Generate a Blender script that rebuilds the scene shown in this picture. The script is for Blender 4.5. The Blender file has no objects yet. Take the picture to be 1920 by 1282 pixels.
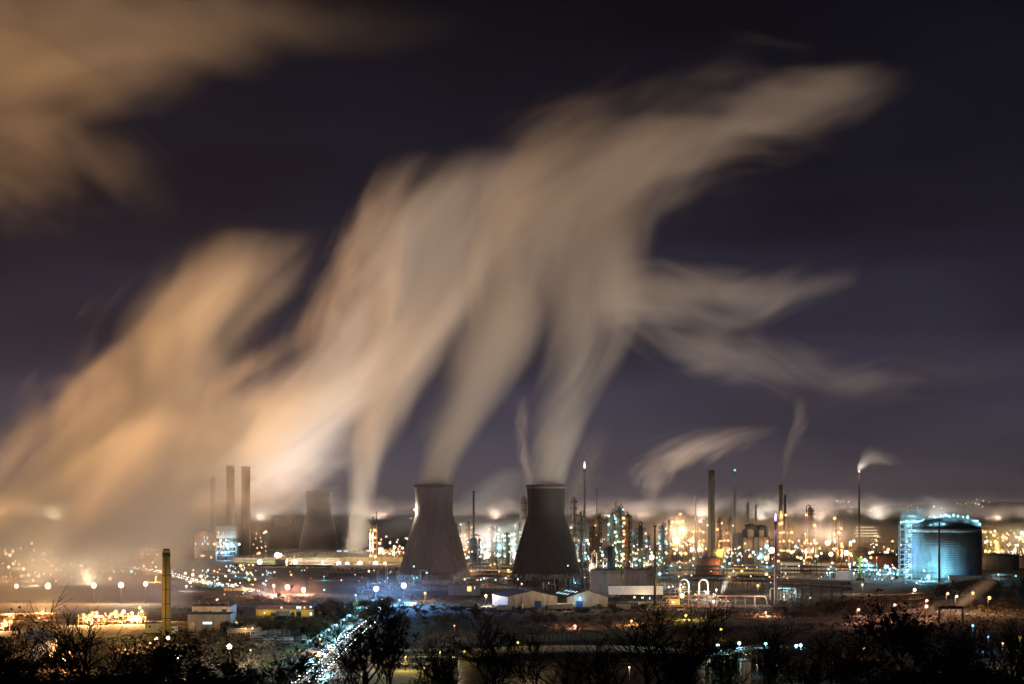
import bpy, math, random, bisect
from mathutils import Vector
S = bpy.context.scene
PI = math.pi
# ------------------------------------------------------------------ camera, sky, exposure
F, HY, CZ = 4533.0, 950.0, 54.0          # focal length in photo pixels, horizon row, eye height in metres
cam = bpy.data.cameras.new('camera'); co = bpy.data.objects.new('camera', cam); S.collection.objects.link(co)
co.location = (0, 0, CZ); co.rotation_euler = (PI/2, 0, 0)
cam.sensor_width = 36; cam.lens = 85; cam.shift_y = 309/1920; cam.clip_start = 1; cam.clip_end = 60000
S.camera = co
vs = S.view_settings
vs.view_transform = 'Standard'; vs.look = 'None'; vs.exposure = 0.3; vs.gamma = 1.0
cy = S.cycles
cy.use_denoising = True; cy.use_adaptive_sampling = True; cy.adaptive_threshold = 0.04
cy.volume_step_rate = 1.7; cy.volume_max_steps = 256; cy.volume_bounces = 2
cy.max_bounces = 4; cy.diffuse_bounces = 1; cy.glossy_bounces = 1; cy.transmission_bounces = 2; cy.transparent_max_bounces = 4
cy.sample_clamp_indirect = 1.0; cy.sample_clamp_direct = 0.0; cy.use_light_tree = True
cy.caustics_reflective = False; cy.caustics_refractive = False

w = bpy.data.worlds.new('World'); S.world = w; w.use_nodes = True
wt = w.node_tree; bg = wt.nodes['Background']; bg.inputs[1].default_value = 0.70
tc = wt.nodes.new('ShaderNodeTexCoord'); sp = wt.nodes.new('ShaderNodeSeparateXYZ'); rp = wt.nodes.new('ShaderNodeValToRGB')
mr = wt.nodes.new('ShaderNodeMapRange'); mr.inputs[1].default_value = 0.0; mr.inputs[2].default_value = 0.25
wt.links.new(tc.outputs['Generated'], sp.inputs[0]); wt.links.new(sp.outputs[2], mr.inputs[0]); wt.links.new(mr.outputs[0], rp.inputs[0])
r_ = rp.color_ramp; r_.interpolation = 'B_SPLINE'
for i, (p, c) in enumerate([(0.0, (.110, .086, .090)), (0.12, (.056, .049, .073)), (0.30, (.024, .021, .038)), (0.55, (.0075, .0068, .0130)), (1.0, (.0012, .0012, .0026))]):
    e = r_.elements[i] if i < 2 else r_.elements.new(p)
    e.position = p; e.color = (*c, 1)
mpw = wt.nodes.new('ShaderNodeMapping'); mpw.inputs['Scale'].default_value = (4, 4, 16); nzw = wt.nodes.new('ShaderNodeTexNoise'); nzw.inputs['Scale'].default_value = 1.6; nzw.inputs['Detail'].default_value = 3
mrw = wt.nodes.new('ShaderNodeMapRange'); mrw.inputs[1].default_value = .3; mrw.inputs[2].default_value = .75; mrw.inputs[3].default_value = .6; mrw.inputs[4].default_value = 1.45
scw = wt.nodes.new('ShaderNodeVectorMath'); scw.operation = 'SCALE'
wt.links.new(tc.outputs['Generated'], mpw.inputs[0]); wt.links.new(mpw.outputs[0], nzw.inputs['Vector']); wt.links.new(nzw.outputs[0], mrw.inputs[0]); wt.links.new(mrw.outputs[0], scw.inputs['Scale']); wt.links.new(rp.outputs[0], scw.inputs[0])
wt.links.new(scw.outputs[0], bg.inputs[0])

# ------------------------------------------------------------------ helpers
def X(px, Y): return (px-960)*Y/F
def Z(py, Y): return CZ+(HY-py)*Y/F
def GY(py): return CZ*F/(py-HY)              # distance of flat ground seen at a photo row
def px2m(n, Y): return n*Y/F
TER = [(-400, 60), (0, 51.5), (60, 48.5), (200, 36.5), (330, 26.5), (450, 16), (560, 5), (610, 0), (1e9, 0)]
def terrain(Y):
    for (a, za), (b, zb) in zip(TER, TER[1:]):
        if a <= Y <= b: return za+(zb-za)*(Y-a)/(b-a)
    return 60
def tag(o, label=None, cat=None, group=None, kind=None):
    if label: o['label'] = label
    if cat: o['category'] = cat
    if group: o['group'] = group
    if kind: o['kind'] = kind
    return o
def link(o, parent=None):
    S.collection.objects.link(o)
    if parent is not None: o.parent = parent
    return o
def thing(name, label, cat, loc=(0, 0, 0), rz=0, group=None):
    o = bpy.data.objects.new(name, None); o.location = loc; o.rotation_euler = (0, 0, rz); o.empty_display_size = 1
    link(o); return tag(o, label, cat, group)
def copy_tree(o, parent=None):
    c = o.copy(); link(c)
    if parent is not None: c.parent = parent
    for ch in o.children: copy_tree(ch, c)
    return c
class MB:
    def __init__(s): s.v = []; s.f = []
    def box(s, x0, x1, y0, y1, z0, z1):
        b = len(s.v); s.v += [(x, y, z) for z in (z0, z1) for y in (y0, y1) for x in (x0, x1)]
        s.f += [tuple(b+i for i in q) for q in ((0, 2, 3, 1), (4, 5, 7, 6), (0, 1, 5, 4), (2, 6, 7, 3), (0, 4, 6, 2), (1, 3, 7, 5))]; return s
    def lathe(s, prof, n=16, c=(0, 0), a0=0, a1=2*PI):
        full = abs(a1-a0-2*PI) < 1e-6; m = n if full else n+1; b = len(s.v)
        for r, z in prof:
            for i in range(m):
                a = a0+(a1-a0)*i/n; s.v.append((c[0]+r*math.cos(a), c[1]+r*math.sin(a), z))
        for k in range(len(prof)-1):
            for i in range(n):
                j = (i+1) % m; s.f.append((b+k*m+i, b+k*m+j, b+(k+1)*m+j, b+(k+1)*m+i))
        if full and prof[0][0] > 1e-6: s.f.append(tuple(b+i for i in range(m))[::-1])
        if full and prof[-1][0] > 1e-6: s.f.append(tuple(b+(len(prof)-1)*m+i for i in range(m)))
        return s
    def tube(s, pts, r, n=6, cap=True):
        pts = [Vector(p) for p in pts]; rs = r if isinstance(r, (list, tuple)) else [r]*len(pts); b = len(s.v); K = len(pts)
        for k, p in enumerate(pts):
            t = (pts[min(k+1, K-1)]-pts[max(k-1, 0)]).normalized()
            a = Vector((0, 0, 1)) if abs(t.z) < .9 else Vector((1, 0, 0))
            u = t.cross(a).normalized(); w_ = t.cross(u)
            for i in range(n):
                an = 2*PI*i/n; q = p+(u*math.cos(an)+w_*math.sin(an))*rs[k]; s.v.append(tuple(q))
        for k in range(K-1):
            for i in range(n):
                j = (i+1) % n; s.f.append((b+k*n+i, b+k*n+j, b+(k+1)*n+j, b+(k+1)*n+i))
        if cap: s.f.append(tuple(b+i for i in range(n))[::-1]); s.f.append(tuple(b+(K-1)*n+i for i in range(n)))
        return s
    def bar(s, a, b, t=.3): return s.tube([a, b], t/2*1.2, 4)
    def poly(s, pts): b = len(s.v); s.v += [tuple(p) for p in pts]; s.f.append(tuple(range(b, b+len(pts)))); return s
    def sphere(s, c, r, n=8, m=6, sz=1.0):
        return s.lathe([(max(r*math.sin(PI*k/m), 1e-4 if k in (0, m) else 0), c[2]-r*sz*math.cos(PI*k/m)) for k in range(m+1)], n, (c[0], c[1]))
    def build(s, name, mat, parent=None, smooth=False):
        me = bpy.data.meshes.new(name); me.from_pydata(s.v, [], s.f); me.materials.append(mat)
        if smooth: me.polygons.foreach_set('use_smooth', [True]*len(me.polygons))
        o = bpy.data.objects.new(name, me); return link(o, parent)

# ------------------------------------------------------------------ materials
def mat(name, c1, c2=None, scale=1.0, rough=.8, stretch=(1, 1, 1), metal=0.0, detail=4, bump=0.0, lo=.35, hi=.65):
    m = bpy.data.materials.new(name); m.use_nodes = True; t = m.node_tree; b = t.nodes['Principled BSDF']
    b.inputs['Roughness'].default_value = rough; b.inputs['Metallic'].default_value = metal; b.inputs['Specular IOR Level'].default_value = .3
    if c2 is None: c2 = tuple(x*.7 for x in c1)
    tcd = t.nodes.new('ShaderNodeTexCoord'); mp = t.nodes.new('ShaderNodeMapping'); mp.inputs['Scale'].default_value = stretch
    nz = t.nodes.new('ShaderNodeTexNoise'); nz.inputs['Scale'].default_value = scale; nz.inputs['Detail'].default_value = detail; nz.inputs['Roughness'].default_value = .6
    cr = t.nodes.new('ShaderNodeValToRGB'); cr.color_ramp.elements[0].position = lo; cr.color_ramp.elements[1].position = hi
    cr.color_ramp.elements[0].color = (*c2, 1); cr.color_ramp.elements[1].color = (*c1, 1)
    t.links.new(tcd.outputs['Object'], mp.inputs[0]); t.links.new(mp.outputs[0], nz.inputs['Vector']); t.links.new(nz.outputs[0], cr.inputs[0]); t.links.new(cr.outputs[0], b.inputs['Base Color'])
    if bump:
        bp = t.nodes.new('ShaderNodeBump'); bp.inputs['Strength'].default_value = bump; t.links.new(nz.outputs[0], bp.inputs['Height']); t.links.new(bp.outputs[0], b.inputs['Normal'])
    return m
def emit(name, col, s):
    m = bpy.data.materials.new(name); m.use_nodes = True; t = m.node_tree; t.nodes.clear()
    o = t.nodes.new('ShaderNodeOutputMaterial'); e = t.nodes.new('ShaderNodeEmission'); e.inputs[0].default_value = (*col, 1); e.inputs[1].default_value = s
    t.links.new(e.outputs[0], o.inputs[0]); m.cycles.emission_sampling = 'NONE'; return m
def streaked(name, c1, c2, band=12.0, tile=1.5):
    """weathered concrete shell: lift joints, vertical rain streaks and blotches"""
    m = mat(name, c1, c2, .05, .9, (1, 1, .25)); t = m.node_tree; b = t.nodes['Principled BSDF']
    src = b.inputs['Base Color'].links[0].from_socket
    tcd = t.nodes.new('ShaderNodeTexCoord'); mp = t.nodes.new('ShaderNodeMapping'); mp.inputs['Scale'].default_value = (.9, .9, .03)
    nz = t.nodes.new('ShaderNodeTexNoise'); nz.inputs['Scale'].default_value = .6; nz.inputs['Detail'].default_value = 5
    t.links.new(tcd.outputs['Object'], mp.inputs[0]); t.links.new(mp.outputs[0], nz.inputs['Vector'])
    s = t.nodes.new('ShaderNodeSeparateXYZ'); t.links.new(tcd.outputs['Object'], s.inputs[0])
    md = t.nodes.new('ShaderNodeMath'); md.operation = 'FRACT'; dv = t.nodes.new('ShaderNodeMath'); dv.operation = 'DIVIDE'; dv.inputs[1].default_value = tile
    t.links.new(s.outputs[2], dv.inputs[0]); t.links.new(dv.outputs[0], md.inputs[0])
    lt = t.nodes.new('ShaderNodeMath'); lt.operation = 'LESS_THAN'; lt.inputs[1].default_value = .12; t.links.new(md.outputs[0], lt.inputs[0])
    ml = t.nodes.new('ShaderNodeMath'); ml.operation = 'MULTIPLY_ADD'; ml.inputs[1].default_value = -.12; ml.inputs[2].default_value = 1.0; t.links.new(lt.outputs[0], ml.inputs[0])
    mrr = t.nodes.new('ShaderNodeMapRange'); mrr.inputs[1].default_value = .3; mrr.inputs[2].default_value = .7; mrr.inputs[3].default_value = .80; mrr.inputs[4].default_value = 1.08
    t.links.new(nz.outputs[0], mrr.inputs[0])
    mm = t.nodes.new('ShaderNodeMath'); mm.operation = 'MULTIPLY'; t.links.new(ml.outputs[0], mm.inputs[0]); t.links.new(mrr.outputs[0], mm.inputs[1])
    mx = t.nodes.new('ShaderNodeVectorMath'); mx.operation = 'SCALE'; t.links.new(src, mx.inputs[0]); t.links.new(mm.outputs[0], mx.inputs['Scale'])
    t.links.new(mx.outputs[0], b.inputs['Base Color']); return m
def ribbed(name, c1, pitch=.9, axis=0, depth=.35):
    """profiled metal sheet"""
    m = mat(name, c1, tuple(x*.55 for x in c1), .3, .6, (1, 1, .25), detail=7); t = m.node_tree; b = t.nodes['Principled BSDF']
    tcd = t.nodes.new('ShaderNodeTexCoord'); s = t.nodes.new('ShaderNodeSeparateXYZ'); t.links.new(tcd.outputs['Object'], s.inputs[0])
    sn = t.nodes.new('ShaderNodeMath'); sn.operation = 'SINE'; ml = t.nodes.new('ShaderNodeMath'); ml.operation = 'MULTIPLY'; ml.inputs[1].default_value = 2*PI/pitch
    t.links.new(s.outputs[axis], ml.inputs[0]); t.links.new(ml.outputs[0], sn.inputs[0])
    bp = t.nodes.new('ShaderNodeBump'); bp.inputs['Strength'].default_value = depth; bp.inputs['Distance'].default_value = .3; t.links.new(sn.outputs[0], bp.inputs['Height']); t.links.new(bp.outputs[0], b.inputs['Normal'])
    return m
M = dict(
    ground=mat('scrub_ground', (.10, .085, .065), (.035, .030, .024), .03, .95, detail=9),
    yard=mat('yard_concrete', (.13, .12, .11), (.06, .055, .05), .05, .85, detail=6),
    asphalt=mat('asphalt', (.10, .10, .105), (.06, .06, .062), .3, .5, detail=6),
    verge=mat('verge_grass', (.06, .12, .03), (.025, .05, .012), .4, .95),
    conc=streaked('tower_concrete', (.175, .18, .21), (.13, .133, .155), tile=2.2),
    concdark=streaked('tower_concrete_shaded', (.042, .042, .044), (.030, .030, .032), tile=2.2),  # darker copy of the tower concrete; missing light is put into its colour
    chim=streaked('chimney_concrete', (.20, .18, .165), (.14, .125, .115), tile=4.0),
    chimdark=mat('chimney_soot', (.05, .045, .042), (.03, .028, .026), .3, .9),
    brick=streaked('chimney_brick', (.50, .33, .11), (.36, .23, .075), tile=1.2),
    steel=mat('grey_steel', (.13, .125, .12), (.07, .067, .065), .4, .6),
    dark=mat('dark_steel', (.050, .047, .045), (.025, .024, .023), .5, .7),
    rust=mat('rusty_steel', (.13, .075, .05), (.07, .042, .03), .35, .8),
    pale=mat('pale_lagging', (.48, .46, .43), (.32, .30, .28), .3, .5),
    pink=mat('primer_pipe', (.52, .40, .36), (.36, .27, .24), .4, .5),
    tank=ribbed('tank_plate', (.36, .33, .28), 2.2, 2, .15),
    tankred=ribbed('tank_red_oxide', (.30, .12, .07), 2.2, 2, .15),
    lng=ribbed('tank_cladding', (.26, .32, .34), 1.6, 2, .35),
    sheet=ribbed('wall_sheeting', (.52, .46, .42), 1.0, 0, .3),
    sheetgrey=ribbed('grey_sheeting', (.22, .21, .20), 1.0, 0, .3),
    roof=ribbed('roof_sheeting', (.085, .080, .075), 1.0, 0, .3),
    roofpale=ribbed('pale_roof_sheeting', (.26, .23, .20), 1.4, 0, .3),
    blue=ribbed('blue_shutter', (.03, .08, .34), .4, 2, .4),
    purple=mat('purple_cladding', (.16, .10, .38), (.10, .06, .26), .2, .6),
    yellow=mat('cream_render', (.52, .46, .22), (.36, .30, .13), .3, .8),
    green=mat('crane_green', (.10, .30, .06), (.06, .18, .04), .3, .5),
    bark=mat('bark', (.030, .025, .020), (.014, .011, .009), 2.0, .95),
    leaf=mat('leaves', (.060, .058, .026), (.026, .026, .012), .9, .8),
    autumn=mat('autumn_leaves', (.16, .11, .03), (.06, .045, .014), .5, .8),
    carpaint=mat('car_paint', (.10, .11, .13), (.08, .09, .10), .5, .3),
    carpale=mat('car_paint_silver', (.40, .41, .43), (.36, .37, .38), .5, .3),
    rubber=mat('tyre_rubber', (.02, .02, .02), None, 1, .9),
    glass=mat('dark_glass', (.02, .022, .025), None, 1, .1),
    hill=mat('hillside', (.05, .045, .04), (.02, .02, .018), .003, .95),
    fence=mat('galvanised_fence', (.34, .33, .32), (.24, .23, .22), .8, .6),
    white=mat('white_paint', (.75, .73, .70), (.6, .58, .55), .6, .6),
)
COL = dict(o=(1.0, .47, .15), w=(1.0, .74, .44), n=(1.0, .90, .74), c=(.30, .78, 1.0), b=(.16, .45, 1.0), g=(.62, 1.0, .62), r=(1.0, .42, .26), y=(1.0, .74, .14), v=(.55, .5, 1.0))
EM = {k: emit('lamp_glow_'+{'o': 'amber', 'w': 'warm', 'n': 'neutral', 'c': 'cyan', 'b': 'blue', 'g': 'green', 'r': 'pink', 'y': 'yellow', 'v': 'violet'}[k], tuple(.04+.96*x for x in v), 2.8) for k, v in COL.items()}
EMB = {k: emit('bright_'+EM[k].name, tuple(.25+.75*x for x in COL[k]), 9.0) for k in COL}
WIN = {k: emit('lit_window_'+n, v, s) for k, n, v, s in (('o', 'amber', (1, .55, .2), 1.6), ('c', 'cyan', (.5, .85, 1), 2.2), ('w', 'warm', (1, .8, .5), 1.6), ('g', 'green', (.35, .8, .15), .45), ('b', 'blue', (.15, .3, 1), 1.2))}

# ------------------------------------------------------------------ lamps
LS = .98; GAIN = 1.0; PT = 1.3
def sphere_mesh(name, m, n=10, k=7):
    mb = MB().sphere((0, 0, 0), 1, n, k); me = bpy.data.meshes.new(name); me.from_pydata(mb.v, [], mb.f); me.materials.append(m); return me
BULB = {k: sphere_mesh('lamp_globe', m) for k, m in EM.items()}; BIG = {k: sphere_mesh('flood_globe', m) for k, m in EMB.items()}
def pole_mesh(m):
    mb = MB().lathe([(1, 0), (.8, 1)], 6); me = bpy.data.meshes.new('pole'); me.from_pydata(mb.v, [], mb.f); me.materials.append(m); return me
POLE = pole_mesh(M['dark'])
HOUS = MB().lathe([(1.15, -.1), (1.15, .25), (.5, .75), (.2, .9)], 8); _me = bpy.data.meshes.new('lamp_housing'); _me.from_pydata(HOUS.v, [], HOUS.f); _me.materials.append(M['dark']); HOUSM = _me
def light(parent, loc, power, k, rad=2.0, up=False, name='lamp_light', pure=False):
    l = bpy.data.lights.new(name, 'SPOT' if up else 'POINT'); l.energy = power*(GAIN if up else PT); l.color = COL[k] if not up or pure else tuple((x*.48+y*.52) for x, y in zip(COL[k], (.84, .80, .75))); l.shadow_soft_size = rad
    o = bpy.data.objects.new(name, l); o.location = loc
    if up: l.spot_size = math.radians(170); l.spot_blend = .6; o.rotation_euler = (PI, 0, 0)
    link(o, parent); return o
def bulb(parent, loc, r, k, name='lamp', big=False):
    o = bpy.data.objects.new(name, (BIG if big else BULB)[k]); r *= LS; o.location = loc; o.scale = (r, r, r); o.visible_shadow = False   # clear glass globe
    return link(o, parent)
UP = 1.45
def lamp(px, py, Y, k, size, power, label, group=None, up=0, name='floodlight_mast', cat='floodlight', base=None, arm=0):
    z = Z(py, Y); zb = terrain(Y) if base is None else base; r = px2m(size, Y)
    t = thing(name, label, cat, (X(px, Y)-arm, Y, zb), 0, group)
    h = z-zb
    if h > .5:
        p = bpy.data.objects.new('pole', POLE); p.scale = (.16 if Y < 1200 else .28,)*2+(h-r*.6 if arm == 0 else h+.2,); link(p, t)
        if arm: MB().bar((0, 0, h+.1), (arm, 0, h+.25), .25).build('arm', M['steel'], t)
    bulb(t, (arm, 0, h), r*1.1, k, 'lamp_head', size >= 3.2)
    if size >= 2.6:
        hs = bpy.data.objects.new('lamp_housing', HOUSM); hs.location = (0, r*.9, h+r*.1); hs.scale = (r*.8,)*3; link(hs, t)
    if power: light(t, (arm, -.2, h-(r*.3)), power, k, max(r, 1.0))
    if up: light(t, (arm, 0, h+r*.5), up*UP*(1.3 if px < 420 else 1), k, 6, True, pure=px < 420)  # added upward spot lighting steam and towers, beyond the lamp's own light
    return t

# ------------------------------------------------------------------ ground, hills, roads
def ground():
    R = random.Random(5); ys = [-400, -100, 0, 60, 130, 200, 265, 330, 390, 450, 505, 560, 585, 610, 640, 800, 1200, 2000, 4000, 8000, 16000]
    xs = [-7000, -2500, -900, -400]+[i*40 for i in range(-8, 9)]+[400, 900, 2500, 7000]
    v = []; f = []
    for y in ys:
        for x in xs: v.append((x, y, terrain(y)+(R.uniform(-.8, .8) if 30 < y < 560 else 0)))
    n = len(xs)
    for j in range(len(ys)-1):
        for i in range(n-1): f.append((j*n+i, j*n+i+1, (j+1)*n+i+1, (j+1)*n+i))
    mb = MB(); mb.v = v; mb.f = f; tag(mb.build('ground', M['ground'], None, True), kind='structure')
ground()
def hills():
    mb = MB(); n = 60; rows = [(5600, 0), (6300, .5), (7000, .9), (7800, 1), (9500, .7)]
    for y, s in rows:
        for i in range(n+1):
            x = -3600+7200*i/n; h = 20+5*math.sin(x*.0012+.6)+4*math.sin(x*.004+1)+38*min(1, max(0, (x-700)/700))
            mb.v.append((x, y, -.5+h*s*1.1+(3*math.sin(x*.02+y))*s))
    for j in range(len(rows)-1):
        for i in range(n): mb.f.append((j*(n+1)+i, j*(n+1)+i+1, (j+1)*(n+1)+i+1, (j+1)*(n+1)+i))
    tag(mb.build('hills', M['hill'], None, True), kind='structure')
hills()
def strip(name, pts, width, m, z=.05):
    """pts in world XY; a ribbon of road or verge"""
    mb = MB(); P_ = [Vector((p[0], p[1], p[2] if len(p) > 2 else z)) for p in pts]
    for k, p in enumerate(P_):
        t = (P_[min(k+1, len(P_)-1)]-P_[max(k-1, 0)]); t.z = 0; t.normalize(); nrm = Vector((-t.y, t.x, 0))*width/2
        mb.v += [tuple(p+nrm), tuple(p-nrm)]
    for k in range(len(P_)-1): mb.f.append((2*k, 2*k+1, 2*k+3, 2*k+2))
    return mb.build(name, m)
def gp(px, py): Y = GY(py); return (X(px, Y), Y)
ROAD = [gp(545, 1300), gp(590, 1262), gp(640, 1213), gp(678, 1178), gp(706, 1158), gp(722, 1147), gp(715, 1144.5), gp(690, 1142), gp(660, 1139)]
def smooth(pts, n=5):
    P_ = [Vector(p) for p in pts]; out = []
    for i in range(len(P_)-1):
        a, b, c, d = P_[max(i-1, 0)], P_[i], P_[i+1], P_[min(i+2, len(P_)-1)]
        for k in range(n):
            t = k/n; out.append(tuple(.5*((2*b)+(c-a)*t+(2*a-5*b+4*c-d)*t*t+(3*b-a-3*c+d)*t**3)))
    out.append(tuple(P_[-1])); return out
RS = smooth(ROAD[:6]); RB = smooth(ROAD[5:])
tag(strip('road', RS, 14, M['asphalt']), kind='structure')
tag(strip('side_road', RB, 9, M['asphalt'], .06), kind='structure')
tag(strip('pavement', [(x-11.0, y) for x, y in RS], 3, M['yard'], .13), kind='structure')
tag(strip('verge', [(x-17.5, y) for x, y in RS], 9, M['verge'], .05), kind='structure')
mb = MB()
for i in range(0, len(RS)-1):
    a = Vector(RS[i]); b = Vector(RS[i+1]); t = (b-a).normalized(); nrm = Vector((-t.y, t.x)); L = (b-a).length; d = 0
    while d < L:
        for off, w_ in ((0, .2), (6.6, .12), (-6.6, .12)):
            if off == 0 and int(d/4) % 2: continue
            p = a+t*d+nrm*off; q = a+t*min(d+4, L)+nrm*off
            mb.poly([(*(p-nrm*w_), .09), (*(p+nrm*w_), .09), (*(q+nrm*w_), .09), (*(q-nrm*w_), .09)])
        d += 4
tag(mb.build('road_marking', M['white']), kind='structure')
FLY = [gp(225, 1062), gp(300, 1072), gp(360, 1087), gp(425, 1097), gp(480, 1110), gp(530, 1121), gp(575, 1130)]
FLYS = smooth(FLY); tag(strip('motorway', FLYS, 15, M['asphalt'], .08), kind='structure')
for nm, pts, wd in (('service_road', [gp(800, 1131), gp(900, 1133), gp(1000, 1146), gp(1180, 1141), gp(1450, 1146)], 10), ('yard', [gp(990, 1200), gp(1150, 1196), gp(1330, 1188), gp(1480, 1168)], 26), ('access_road', [gp(1330, 1172), gp(1480, 1167), gp(1590, 1162), gp(1680, 1152), gp(1800, 1142), gp(1900, 1134)], 12)):
    tag(strip(nm, smooth(pts), wd, M['yard'] if nm == 'yard' else M['asphalt'], .05), kind='structure')
def plant_yard(px0, px1, y0, y1, nm='plant_yard', z=.03):
    Y0, Y1 = GY(y0), GY(y1); mb = MB(); mb.poly([(X(px0, Y0), Y0, z), (X(px1, Y0), Y0, z), (X(px1, Y1), Y1, z), (X(px0, Y1), Y1, z)]); tag(mb.build(nm, M['yard']), kind='structure')
plant_yard(1170, 1690, 1128, 1010); plant_yard(360, 900, 1085, 1020, 'power_station_yard'); plant_yard(0, 280, 1215, 1090, 'works_yard')

# ------------------------------------------------------------------ cooling towers, chimneys, stacks
def cooling_tower(px, top, half_top, half_base, Y, m, label, lamps=()):
    h = Z(top, Y); rt = px2m(half_top, Y); rb = px2m(half_base, Y)
    t = thing('cooling_tower', label, 'cooling tower', (X(px, Y), Y, 0), 0, 'cooling towers of the power station')
    zt = .72*h; rm = rt*.94; pr = []
    a = (rb*.94-rm)/((.94)**1.55)
    leg = h*.08
    for i in range(25):
        z = leg+(h-leg)*i/24
        if z < zt: k = (zt-z)/zt; r = rm*math.sqrt(1+((rb/rm)**2-1)*(k*k/(k+.06)))
        else: r = rm+(rt-rm)*((z-zt)/(h-zt))**1.6
        pr.append((r, z))
    outer = pr+[(rt+.35, h), (rt+.35, h+.9), (rt-.5, h+.9)]
    inner = [(r-.7, z) for r, z in pr[::-1]]
    mb = MB().lathe(outer+inner, 72); mb.build('shell', m, t, True)
    rim = MB().lathe([(rt+.30, h-1.6), (rt+.62, h-1.6), (rt+.62, h-.1), (rt+.30, h-.1)], 72); rim.build('rim_walkway', M['steel'], t)
    lg = MB(); n = 36; r0 = rb*1.03
    for i in range(n):
        for s in (-1, 1):
            a0 = 2*PI*i/n; a1 = a0+s*PI/n; lg.bar((r0*math.cos(a0), r0*math.sin(a0), 0), (pr[0][0]*math.cos(a1), pr[0][0]*math.sin(a1), leg+.2), .7)
    lg.build('support_frame', M['conc'], t)
    MB().lathe([(rb*1.08, 0), (rb*1.08, 1.2), (rb*1.0, 1.2)], 48).build('basin', M['yard'], t)
    ld = MB(); a = -PI/2-.95
    for i in range(len(pr)-1):
        ld.bar(((pr[i][0]+.3)*math.cos(a), (pr[i][0]+.3)*math.sin(a), pr[i][1]), ((pr[i+1][0]+.3)*math.cos(a), (pr[i+1][0]+.3)*math.sin(a), pr[i+1][1]), .25)
    ld.build('ladder', M['steel'], t)
    for (lx, ly, s, k, p) in lamps:
        x = X(lx, Y)-X(px, Y); z = Z(ly, Y); r = min(pr, key=lambda q: abs(q[1]-z))[0]+.8
        sx = x/abs(x) if x else 1; xx = sx*min(abs(x), r*.995); yy = -math.sqrt(max(r*r-xx*xx, 0))
        bulb(t, (xx, yy, z), px2m(s, Y), k); light(t, (xx*1.03, yy-.8, z), p, k, 1)
    return t
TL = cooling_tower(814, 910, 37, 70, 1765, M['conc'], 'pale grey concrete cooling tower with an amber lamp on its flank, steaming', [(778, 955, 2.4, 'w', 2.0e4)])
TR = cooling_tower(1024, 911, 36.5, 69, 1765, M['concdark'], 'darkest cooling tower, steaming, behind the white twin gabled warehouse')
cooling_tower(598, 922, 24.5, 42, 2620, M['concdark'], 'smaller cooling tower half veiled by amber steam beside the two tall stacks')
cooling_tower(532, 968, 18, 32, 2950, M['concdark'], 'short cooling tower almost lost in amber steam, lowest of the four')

def stack(px, top, half, base_half, Y, m, label, band=None, bandm='chimdark', rings=0, name='chimney', cat='chimney', group=None, flame=None, guy=False, lamps=(), zb=0, cap=False):
    h = Z(top, Y)-zb; rt = px2m(half, Y); rb = px2m(base_half, Y)
    t = thing(name, label, cat, (X(px, Y), Y, zb), 0, group)
    zb_ = h if band is None else Z(band[0], Y)-zb
    R_ = lambda z: rb+(rt-rb)*z/h
    MB().lathe([(R_(0), 0), (R_(zb_*.33), zb_*.33), (R_(zb_*.66), zb_*.66), (R_(zb_), zb_)], 24).build('shaft', m, t, True)
    if band is not None:
        z1 = Z(band[1], Y)-zb
        MB().lathe([(R_(zb_)*1.015, zb_+.002), (R_(z1)*1.015, z1), (R_(z1)*.8, z1)] if not cap else [(R_(zb_)*1.015, zb_+.002), (R_(z1)*1.015, z1), (R_(z1)*1.0, z1)], 24).build('band', M[bandm], t, True)
        if cap:
            MB().lathe([(rt*1.06, z1+.003), (rt*1.06, z1+(h-z1)*.35), (rt*.9, z1+(h-z1)*.38), (rt*.9, z1+(h-z1)*.62)], 24).build('cap', m, t)
            MB().lathe([(rt*.78, z1+(h-z1)*.6), (rt*.78, z1+(h-z1)*.85), (rt*.9, z1+(h-z1)*.86), (rt*.9, h), (rt*.7, h)], 24).build('flue', M['dark'], t)
    for i in range(rings):
        z = h*(.3+.68*(i+1)/rings); MB().lathe([(R_(z), z), (R_(z)+max(.5, rt*.4), z), (R_(z)+max(.5, rt*.4), z+max(.5, rt*.3)), (R_(z), z+max(.5, rt*.3))], 12).build('ring_platform', M['dark'], t)
    MB().bar((0, -rb-.25, .5), (0, -rt-.25, h*.97), .3).build('ladder', M['dark'], t)
    if flame:
        MB().lathe([(rt*1.3, h), (rt*1.3, h+.8), (rt*.9, h+.8)], 10).build('tip', M['steel'], t)
        k, fh, fr = flame; MB().lathe([(rt*.5, h+.8), (rt*fr, h+.8+fh*.3), (rt*fr*.7, h+.8+fh*.7), (1e-3, h+.8+fh)], 8).build('flame', EM[k], t, True)
        light(t, (0, -1, h+fh+1.5), 8e3, k, .6)
    if guy:
        for a in (.5, 2.6, 4.4): MB().bar((0, 0, h*.75), (h*.3*math.cos(a), h*.3*math.sin(a), 0), .12).build('guy_wire', M['dark'], t)
    for (lx, ly, s, k, p) in lamps:
        z = Z(ly, Y)-zb; x = X(lx, Y)-X(px, Y); bulb(t, (x, -R_(z)-.6, z), px2m(s, Y), k)
        if p: light(t, (x, -R_(z)-1.6, z), p, k, 1)
    return t
CH = stack(312, 1028, 7.2, 8.8, 1020, M['brick'], 'yellow brick chimney with a black band near the top, nearest stack', (1043, 1035.5), 'chimdark', 0, cap=True)
light(CH, (-14, -22, 14), 9e3, 'y', 2)
for z in (7, 13, 19, 25):
    q = 1.98-.36*z/36.4; MB().lathe([(q+.005, z), (q+.07, z), (q+.07, z+.35), (q+.005, z+.35)], 24).build('steel_hoop', M['rust'], CH)
stack(461, 874, 8, 8.3, 2600, M['concdark'], 'clearer of two tall square-topped stacks beside the lit boiler house', (880, 874))
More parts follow.
